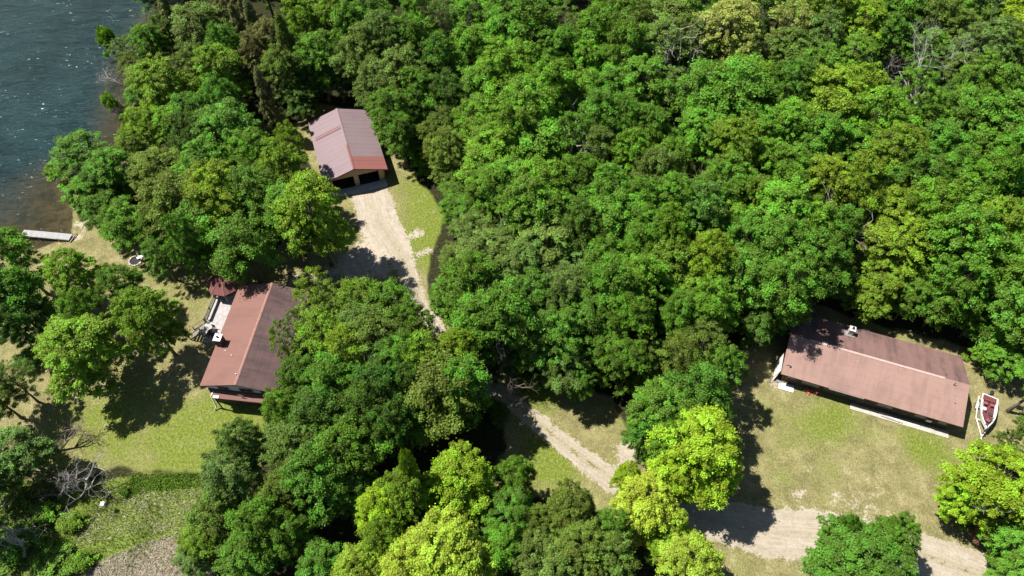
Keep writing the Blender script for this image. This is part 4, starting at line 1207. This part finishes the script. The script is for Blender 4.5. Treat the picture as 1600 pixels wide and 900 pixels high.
# ---- boat on its trailer
def build_boat():
    bx, by = 58.62, 37.4; stern = np.array([59.25, 38.95]); bow = np.array([57.05, 34.55]); d = bow-stern; Lb = float(np.hypot(*d)); ang = math.atan2(d[1], d[0])
    T = thing('boat_trailer', 'white boat trailer with fenders and hitch under the red floored boat', 'trailer', (stern[0], stern[1], 0), ang)
    m = MB()
    for s in (-1, 1): m.bar((.1, s*.98, .46), (3.3, s*.92, .46), .09, .12); m.bar((3.3, s*.92, .46), (Lb+.55, s*.05, .42), .09, .12)
    for x in (.4, 1.7, 3.4): m.bar((x, -.93, .40), (x, .93, .40), .08, .10)
    m.bar((Lb+.4, 0, .42), (Lb+1.45, 0, .42), .10, .12); m.build('frame', M['white'], T)
    for s in (-1, 1):
        m = MB(); m.tube([(1.5, s*.98, .32), (1.5, s*1.16, .32)], .32, 20); w_ = m.build('wheel', M['black'], T); m = MB(); m.tube([(1.5, s*1.165, .32), (1.5, s*1.175, .32)], .19, 16); m.build('rim', M['galv'], w_)
        m = MB(); pts = [(1.5+.46*math.cos(a), .32+.46*math.sin(a)) for a in np.linspace(0, math.pi, 11)]
        for i in range(10):
            (a, b), (c, e) = pts[i], pts[i+1]; y0, y1 = s*.94, s*1.22; m.add([(a,y0,b),(a,y1,b),(c,y1,e),(c,y0,e),(a,y0,b-.03),(a,y1,b-.03),(c,y1,e-.03),(c,y0,e-.03)], [(0,1,2,3),(7,6,5,4),(0,4,5,1),(2,6,7,3),(1,5,6,2),(3,7,4,0)])
        m.build('fender', M['white'], T)
    m = MB(); m.tube([(Lb+1.4, 0, .42), (Lb+1.6, 0, .42)], [.08, .06], 8); m.build('coupler', M['blackpaint'], T)
    m = MB(); m.tube([(Lb+1.1, .12, .03), (Lb+1.1, .12, .75)], .03, 8); m.tube([(Lb+1.1, .10, .06), (Lb+1.1, .16, .06)], .09, 12); m.tube([(Lb+1.1,.12,.74),(Lb+1.1,.34,.74)], .02, 6); m.build('jack', M['blackpaint'], T)
    m = MB(); m.bar((Lb+.35, 0, .45), (Lb+.2, 0, 1.0), .07, .07); m.box(Lb+.2, 0, 1.02, .18, .16, .16); m.build('winch_post', M['blackpaint'], T)
    B = thing('boat', 'white fishing boat with a dark red floor and black outboard, parked past the long house', 'boat', (stern[0], stern[1], .50), ang)
    # sections: x, half beam, keel z, chine z, gunwale z
    S = [(0, .92, .06, .22, .72), (1.0, .97, .03, .20, .74), (2.1, .96, .02, .20, .78), (3.0, .84, .03, .24, .83), (3.8, .58, .08, .32, .89), (4.4, .27, .20, .46, .94), (Lb, .03, .50, .70, .97)]
    ring = lambda x, b, k, c, gz: [(x, 0, k), (x, b*.80, c), (x, b, gz), (x, b*.99-.02, gz+.03), (x, max(b-.12, 0), gz+.03), (x, max(b-.15, 0)*.98, gz-.05)]
    V = []; F = []; R_ = [ring(*s) for s in S]
    for s in (1, -1):
        b0 = len(V); n = 6
        for r in R_: V += [(x, y*s, z) for x, y, z in r]
        for i in range(len(R_)-1):
            for k in range(n-1): q = (b0+i*n+k, b0+(i+1)*n+k, b0+(i+1)*n+k+1, b0+i*n+k+1); F.append(q[::-1] if s > 0 else q)
    n = 6; tl = 0; tr_ = len(R_)*6
    F.append((tl, tl+1, tl+2, tr_+2, tr_+1)); m = MB(); m.add(V, F); m.build('hull', M['hull'], B, False)
    def inner(x): 
        xs = [s[0] for s in S]; return max(float(np.interp(x, xs, [s[1] for s in S]))-.14, .02)
    def deck(name, xs, z, mat, th=.05):
        m = MB(); P = [(x, inner(x)) for x in xs]; poly = P+[(x, -y) for x, y in P[::-1]]; n = len(poly)
        m.add([(x, y, z) for x, y in poly]+[(x, y, z-th) for x, y in poly], [tuple(range(n))[::-1], tuple(range(n, 2*n))]+[(i, (i+1) % n, n+(i+1) % n, n+i) for i in range(n)]); return m.build(name, M[mat], B)
    deck('floor', [.35, 1, 2, 2.9], .30, 'maroon'); deck('bow_deck', [2.9, 3.3, 3.8, 4.3, 4.6], .66, 'maroon', .34); deck('stern_deck', [.12, .35, .75], .60, 'maroon', .3)
    m = MB(); m.box(.06, 0, .66, .12, 1.66, .20); m.build('transom', M['hull'], B)
    m = MB()
    for s in (-1, 1): m.bar((.8, s*.70, .60), (2.8, s*.66, .66), .05, .05)
    m.build('rod_rail', M['hull'], B)
    def bseat(x, y, z, rz, nm='pedestal_seat'):
        m = MB(); m.tube([(x, y, z), (x, y, z+.32)], .04, 8); p_ = m.build(nm, M['blackpaint'], B); Mx = Matrix.Translation((x, y, z)) @ Matrix.Rotation(rz, 4, 'Z')
        m = MB(); m.box(0, 0, .36, .44, .42, .10, M=Mx); m.build('cushion', M['seat'], p_, bevel=.03); m = MB(); m.box(-.20, 0, .60, .09, .40, .40, M=Mx); m.build('back_cushion', M['seat'], p_, bevel=.03)
    bseat(1.15, .36, .30, .1); bseat(3.75, .02, .66, -.5); bseat(1.2, -.36, .30, 0)
    m = MB(); m.box(2.15, -.48, .56, .40, .42, .50); c_ = m.build('console', M['hull'], B, bevel=.04); m = MB(); pts = [(1.92, -.48+.15*math.cos(a), .80+.15*math.sin(a)) for a in np.linspace(0, 2*math.pi, 15)]; m.tube(pts, .018, 6, cap=False); m.build('steering_wheel', M['black'], c_)
    m = MB(); m.box(2.45, .42, .45, .5, .4, .28); m.build('storage_box', M['blackpaint'], B, bevel=.03)
    # outboard
    m = MB(); m.box(-.34, 0, .98, .62, .38, .40); o = m.build('outboard_cowling', M['black'], B, bevel=.10); m = MB(); m.box(-.26, 0, .52, .20, .16, .62); m.box(-.30, 0, .16, .42, .07, .16); m.tube([(-.5,0,.14),(-.62,0,.14)], .07, 8); m.build('outboard_leg', M['blackpaint'], o)
    m = MB(); m.bar((4.3, -.20, 1.0), (3.35, -.52, 1.02), .07, .07); m.box(4.42, -.16, 1.02, .24, .16, .12); m.build('trolling_motor', M['blackpaint'], B)
    m = MB(); m.tube([(Lb-.25, 0, .99), (Lb-.05, 0, 1.02)], .035, 6); m.build('bow_eye', M['galv'], B)
build_boat()

# ---- dock
def build_dock():
    a = np.array([-63.15, 61.95]); b = np.array([-70.2, 62.6]); d = b-a; L = float(np.hypot(*d)); ang = math.atan2(d[1], d[0])
    g = thing('dock', 'narrow bleached plank dock running from the beach into the lake', 'dock', (a[0], a[1], 0), ang); wd = 1.05; k = 0; x = 0
    while x < L-.1:
        gap = .05 if k % 10 == 9 else .012; m = MB(); m.box(x+.15, 0, .28+RNG.uniform(-.006, .006), .30-gap, wd+RNG.uniform(-.02, .02), .04); m.build('plank', M['dock'], g); x += .30; k += 1
    m = MB()
    for s in (-1, 1): m.box(L/2, s*.55, .19, L, .05, .14)
    m.build('stringer', M['deckdark'], g)
    for x in np.arange(1.5, L, 3.0):
        for s in (-1, 1): m = MB(); m.tube([(x, s*.68, -2.2), (x, s*.68, .75)], .035, 8); m.build('pipe_leg', M['galv'], g)
    m = MB(); m.bar((-.35, -.95, .06), (-.15, .75, .06), .14, .12); m.build('landing_sill', M['deckdark'], g)
build_dock()

# ---- dead and fallen trees
def dead_tree(k, u, v, rpx, z, label, mat='deadwood', lean=(0,0), rz=0, name='dead_tree', grp=None, kk=0, seed=None, **kw):
    pr = dead(seed or 90+k, lean=lean, mat=mat, **kw); x, y = at(u, v, z); o = thing(name, label, 'tree', (x, y, -.02), rz, grp)
    link('trunk', pr['trunk'], o); link('branches', pr['branches'], o); return o
DG = 'dead and bare trees'
dead_tree(0, 1440, 118, 60, 11, 'large bare silver tree standing above the forest canopy at upper right', 'silverwood', H=15.5, first=.52, wood=.6, depth=6, seed=101, twig=3)
dead_tree(1, 1365, 385, 40, 7.5, 'dark bare tangled tree in a forest gap above the long house', 'deadbrown', (.15, -.25), H=13, first=.45, seed=102)
dead_tree(2, 1345, 360, 40, 9, 'thin grey bare snag just behind the dark tangled tree above the long house', 'deadwood', (-.1, .1), H=13, first=.5, seed=103, depth=4)
dead_tree(3, 805, 378, 30, 8, 'small bare grey snag in the dark gap of the middle forest', 'deadwood', (0, .1), H=12, first=.5, seed=104, depth=4)
dead_tree(4, 176, 105, 30, 3.5, 'bare grey shrubby tree hanging out over the water of the upper shore', 'deadwood', (-1.1, .1), H=6.5, first=.35, seed=105, wood=.7)
dead_tree(5, 182, 150, 24, 3, 'lower bare grey bush leaning over the shallows', 'deadwood', (-1.0, -.2), H=5.5, first=.3, seed=106, wood=.7)
dead_tree(7, 118, 742, 40, 1.2, 'broken silver branched tree lying on the grass at lower left', 'deadwood', (1.7, -.4), H=8, first=.42, seed=108, wood=1.3)
dead_tree(8, 60, 735, 40, 1.0, 'fallen brown brushy tree beside the green leaning tree at lower left', 'deadbrown', (-1.6, -.9), H=11, first=.35, seed=109)
dead_tree(9, 95, 765, 30, .8, 'small heap of brown dead limbs below the broken silver tree', 'deadbrown', (-.9, -1.2), H=7, first=.3, seed=110)
dead_tree(10, 22, 862, 40, 2, 'bare pale branched tree in the lower left corner', 'deadwood', (.8, .5), H=10, first=.35, seed=111)
dead_tree(11, 85, 700, 30, 1.0, 'dark dead limbs lying above the broken silver tree', 'deadbrown', (.9, 1.2), H=8, first=.3, seed=112)
dead_tree(12, 478, 520, 50, 7, 'bare white limbed tree reaching over the right slope of the gabled house', 'deadwood', (-.35, -.05), H=8.5, first=.5, seed=113, wood=.6)
dead_tree(13, 590, 475, 40, 9, 'bare white limbs rising from the thin trees right of the gabled house', 'deadwood', (.1, .2), H=9.5, first=.5, seed=114, wood=.5, depth=5)
dead_tree(15, 800, 590, 25, 3, 'thin bare stems in the dark gap by the middle track', 'deadbrown', (.2, 0), H=7, first=.4, seed=116, depth=4)
dead_tree(16, 935, 215, 30, 10, 'bare branched snag buried in the canopy of the middle upper forest', 'deadwood', (0, .1), H=12, first=.5, seed=117, depth=4)
dead_tree(17, 1068, 90, 30, 11, 'pale bare limbs poking through the canopy left of the pale yellow tree', 'deadwood', (0, 0), H=13.5, first=.55, seed=118, depth=4)
dead_tree(18, 1590, 830, 20, 5, 'white barked leaning birch limbs at the lower right edge', 'deadwood', (-.3, .3), H=11, first=.5, seed=119, depth=4)

# ---- shrubs and low plants
SHR = [(22,795,42,1.4,'o','rounded olive shrub at the left edge below the fallen trees'),(62,800,26,1.0,'b','low green shrub just right of the rounded olive shrub'),(12,850,40,1.3,'m','dark shrub at the left edge near the lower corner'),
 (70,880,34,1.0,'m','broad green shrub in the shaded lower left weeds'),(105,815,22,.8,'k','small yellowish shrub in the weeds at lower left'),(118,878,24,.9,'b','small leafy shrub beside the shaded weeds at lower left'),
 (1545,838,24,1.2,'needle','brown dried shrub under the lime tree at lower right'),(1563,815,20,1.0,'needle','small brown dried bush against the lime tree at lower right'),(1520,812,22,.8,'o','thin olive weeds at the foot of the lime tree at lower right'),(1572,870,26,1.0,'b','green bush near the lower right corner'),
 (652,245,16,.9,'b','bright ferny bush along the garage lawn edge'),(668,262,14,.8,'b','second ferny bush along the garage lawn edge, nearer the camera'),(640,228,12,.8,'k','small yellowish bush at the forest edge right of the garage'),
 (545,770,22,1.0,'m','low bush in the dark gap left of the lime maples'),(830,595,14,.8,'l','small lime sapling in the gap above the middle track'),(822,590,12,.8,'k','small yellowish sapling beside the lime sapling above the track'),
 (700,470,26,1.5,'m','leafy bush beside the end of the sandy garage drive'),(780,640,20,1.0,'d','dark bush shading the bend of the middle track'),(1540,548,18,.8,'b','low bright bush behind the right end of the long house'),(1512,553,8,.4,'k','patch of weeds at the back corner of the long house'),
 (190,765,10,.5,'m','small tuft beside the white post in the weeds'),(35,560,22,1.2,'d','dark bush under the left edge trees'),(205,425,10,.5,'m','small plant beside the stone ring'),(425,665,20,1.2,'g','grey green bush beneath the tree right of the house lawn'),(432,700,22,1.3,'m','green bush between the house lawn and the tall tree'),
 (150,258,20,1.2,'b','bright bush on the bank of the shallows'),(88,262,24,1.5,'b','bright bush leaning from the bank at the water'),(165,58,16,3,'b','small bright branch tuft over the open water'),(168,155,14,2.2,'b','small bright tuft above the brown shallows')]
for u, v, r, z, c, lab in SHR:
    o = plant('B', u, v, r, z, TCOL.get(c, (.19, .105, .065)), lab, 'shrubs and bushes', name='shrub', cat='shrub')

# ---- small things
x, y = at(171, 795); t = thing('birdhouse', 'small white box on a thin post standing in the lower left weeds', 'birdhouse', (x, y, 0)); m = MB(); m.tube([(0,0,0),(0,0,1.5)], .035, 6); m.build('post', M['galv'], t); m = MB(); m.box(0, 0, 1.62, .34, .34, .34); b_ = m.build('box', M['white'], t, bevel=.01)
m = MB(); m.box(0, 0, 1.82, .46, .46, .05); m.build('roof', M['white'], t); m = MB(); m.tube([(0,-.172,1.66),(0,-.18,1.66)], .045, 8); m.build('entrance_hole', M['dark'], b_)
x, y = at(212, 408); t = thing('fire_ring', 'rough ring of pale stones on the lawn between the trees near the lake', 'fire ring', (x, y, 0))
for k in range(14): a = k/14*6.283; m = MB(); m.box(.85*math.cos(a), .85*math.sin(a), .09, RNG.uniform(.26,.38), RNG.uniform(.2,.3), RNG.uniform(.16,.26), a+1.57+RNG.uniform(-.2,.2)); m.build('stone', M['stone'], t, bevel=.05)
m = MB(); m.prism([(.7*math.cos(a), .7*math.sin(a)) for a in np.linspace(0, 6.0, 14)], .0, .03); m.build('ash_bed', M['dark'], t)
x, y = at(222, 402); o = MB().box(0, 0, .22, 1.3, .42, .06).box(-.5, 0, .10, .1, .34, .19).box(.5, 0, .10, .1, .34, .19).build('plank_bench', M['white']); o.location = (x, y, 0); o.rotation_euler = (0, 0, .6); tag(o, 'low white plank bench beside the stone ring', 'bench')
def build_kayak():
    x, y = at(193, 246, .8); g = thing('rowboat', 'pale upturned rowboat half hidden by trees at the upper shore', 'boat', (x, y, 0), -.2)
    S = [(-1.7, .55, .42), (-.8, .66, .52), (0, .68, .55), (.9, .55, .50), (1.6, .25, .36), (1.95, .03, .22)]; V = []; F = []
    for sx, b, h in S: V += [(sx, -b, .05), (sx, -b*.85, h*.75), (sx, -b*.4, h), (sx, b*.4, h), (sx, b*.85, h*.75), (sx, b, .05)]
    for i in range(5):
        for k in range(5): F.append((i*6+k, (i+1)*6+k, (i+1)*6+k+1, i*6+k+1))
    F.append((0,1,2,3,4,5)); m = MB(); m.add(V, F); m.build('hull', M['tan'], g); m = MB(); m.bar((-1.7,0,.44),(1.9,0,.26), .06, .06); m.build('keel', M['white'], g)
build_kayak()

# ---- rank weeds and reeds (nobody could count them)
def blades(name, poly, n, h, wdt, cols, seed, lean=.5, holes=None):
    r = np.random.RandomState(seed); lo, hi = poly.min(0), poly.max(0); P = r.uniform(lo, hi, (n*2, 2)); P = P[sdf(P, poly)+hum(P, .6, 8)*.7 > -.2][:n]
    tf = .5+.5*hum(P, 1.3, seed); P = P[r.uniform(0, 1, len(P)) < .35+.65*tf]; k = len(P); a = r.uniform(0, 6.28, k); H = h*r.uniform(.4, 1.2, k)*(.6+.6*hum(P, .9, seed+1))
    H = np.abs(H)+.08; ln = r.normal(size=(k, 2))*lean*H[:, None]+np.array([.25, -.12])*H[:, None]; wd = wdt*r.uniform(.6, 1.3, k)
    b0 = np.column_stack([P, np.zeros(k)]); dx = np.column_stack([np.cos(a)*wd, np.sin(a)*wd, np.zeros(k)])
    mid = b0+np.column_stack([ln*.4, H*.62]); tip = b0+np.column_stack([ln, H])
    V = np.stack([b0-dx, b0+dx, mid+dx*.8, mid-dx*.8, tip+dx*.15, tip-dx*.15], 1).reshape(-1, 3); i = np.arange(k)*6
    F = np.concatenate([np.stack([i, i+1, i+2, i+3], 1), np.stack([i+3, i+2, i+4, i+5], 1)])
    me = quick_mesh(name, V, F, [cols], dict(tint=np.repeat(r.uniform(0, 1, k), 6))); return link(name, me)
def blade_mat(name, a, b, tr=.25):
    t = NT(name); c = t.mix(t.attr('tint'), a, b); p = t.principled(c, .8, spec=.15); q = t.n('ShaderNodeBsdfTranslucent'); t.l(c, q.inputs[0]); mx = t.n('ShaderNodeMixShader'); mx.inputs[0].default_value = tr; t.l(p, mx.inputs[1]); t.l(q.outputs[0], mx.inputs[2]); return t.done(mx.outputs[0])
MW = blade_mat('rank_weed_blades', (.10, .16, .022), (.24, .30, .065)); MR = blade_mat('dry_reed_stalks', (.33, .27, .205), (.68, .61, .50)); MG = blade_mat('uncut_grass_blades', (.10, .21, .02), (.20, .33, .04))
stuff(blades('tall_weeds', WEEDB, 34000, .42, .03, MW, 3), 'knee high green weeds below the mown lawn at lower left', 'weeds')
stuff(blades('dry_reeds', REEDB, 30000, .36, .022, MR, 4, .9), 'flattened pale dry reeds at the lower left edge', 'reeds')
stuff(blades('dry_stalks', W([(190,770),(330,765),(320,830),(200,835),(120,850),(150,800)]), 4200, .28, .022, MR, 6, .9), 'thin pale dry stalks scattered through the green weeds', 'reeds')
stuff(blades('uncut_grass_edge', W([(205,748),(335,738),(332,758),(240,765),(200,775)]), 5000, .45, .035, MG, 7), 'bright band of uncut grass at the mowing edge', 'grass')
stuff(blades('fern_edge', W([(636,225),(668,262),(706,330),(715,345),(700,300),(668,245),(645,222)]), 3500, .5, .04, MG, 9), 'bright uncut growth along the right edge of the garage lawn', 'grass')
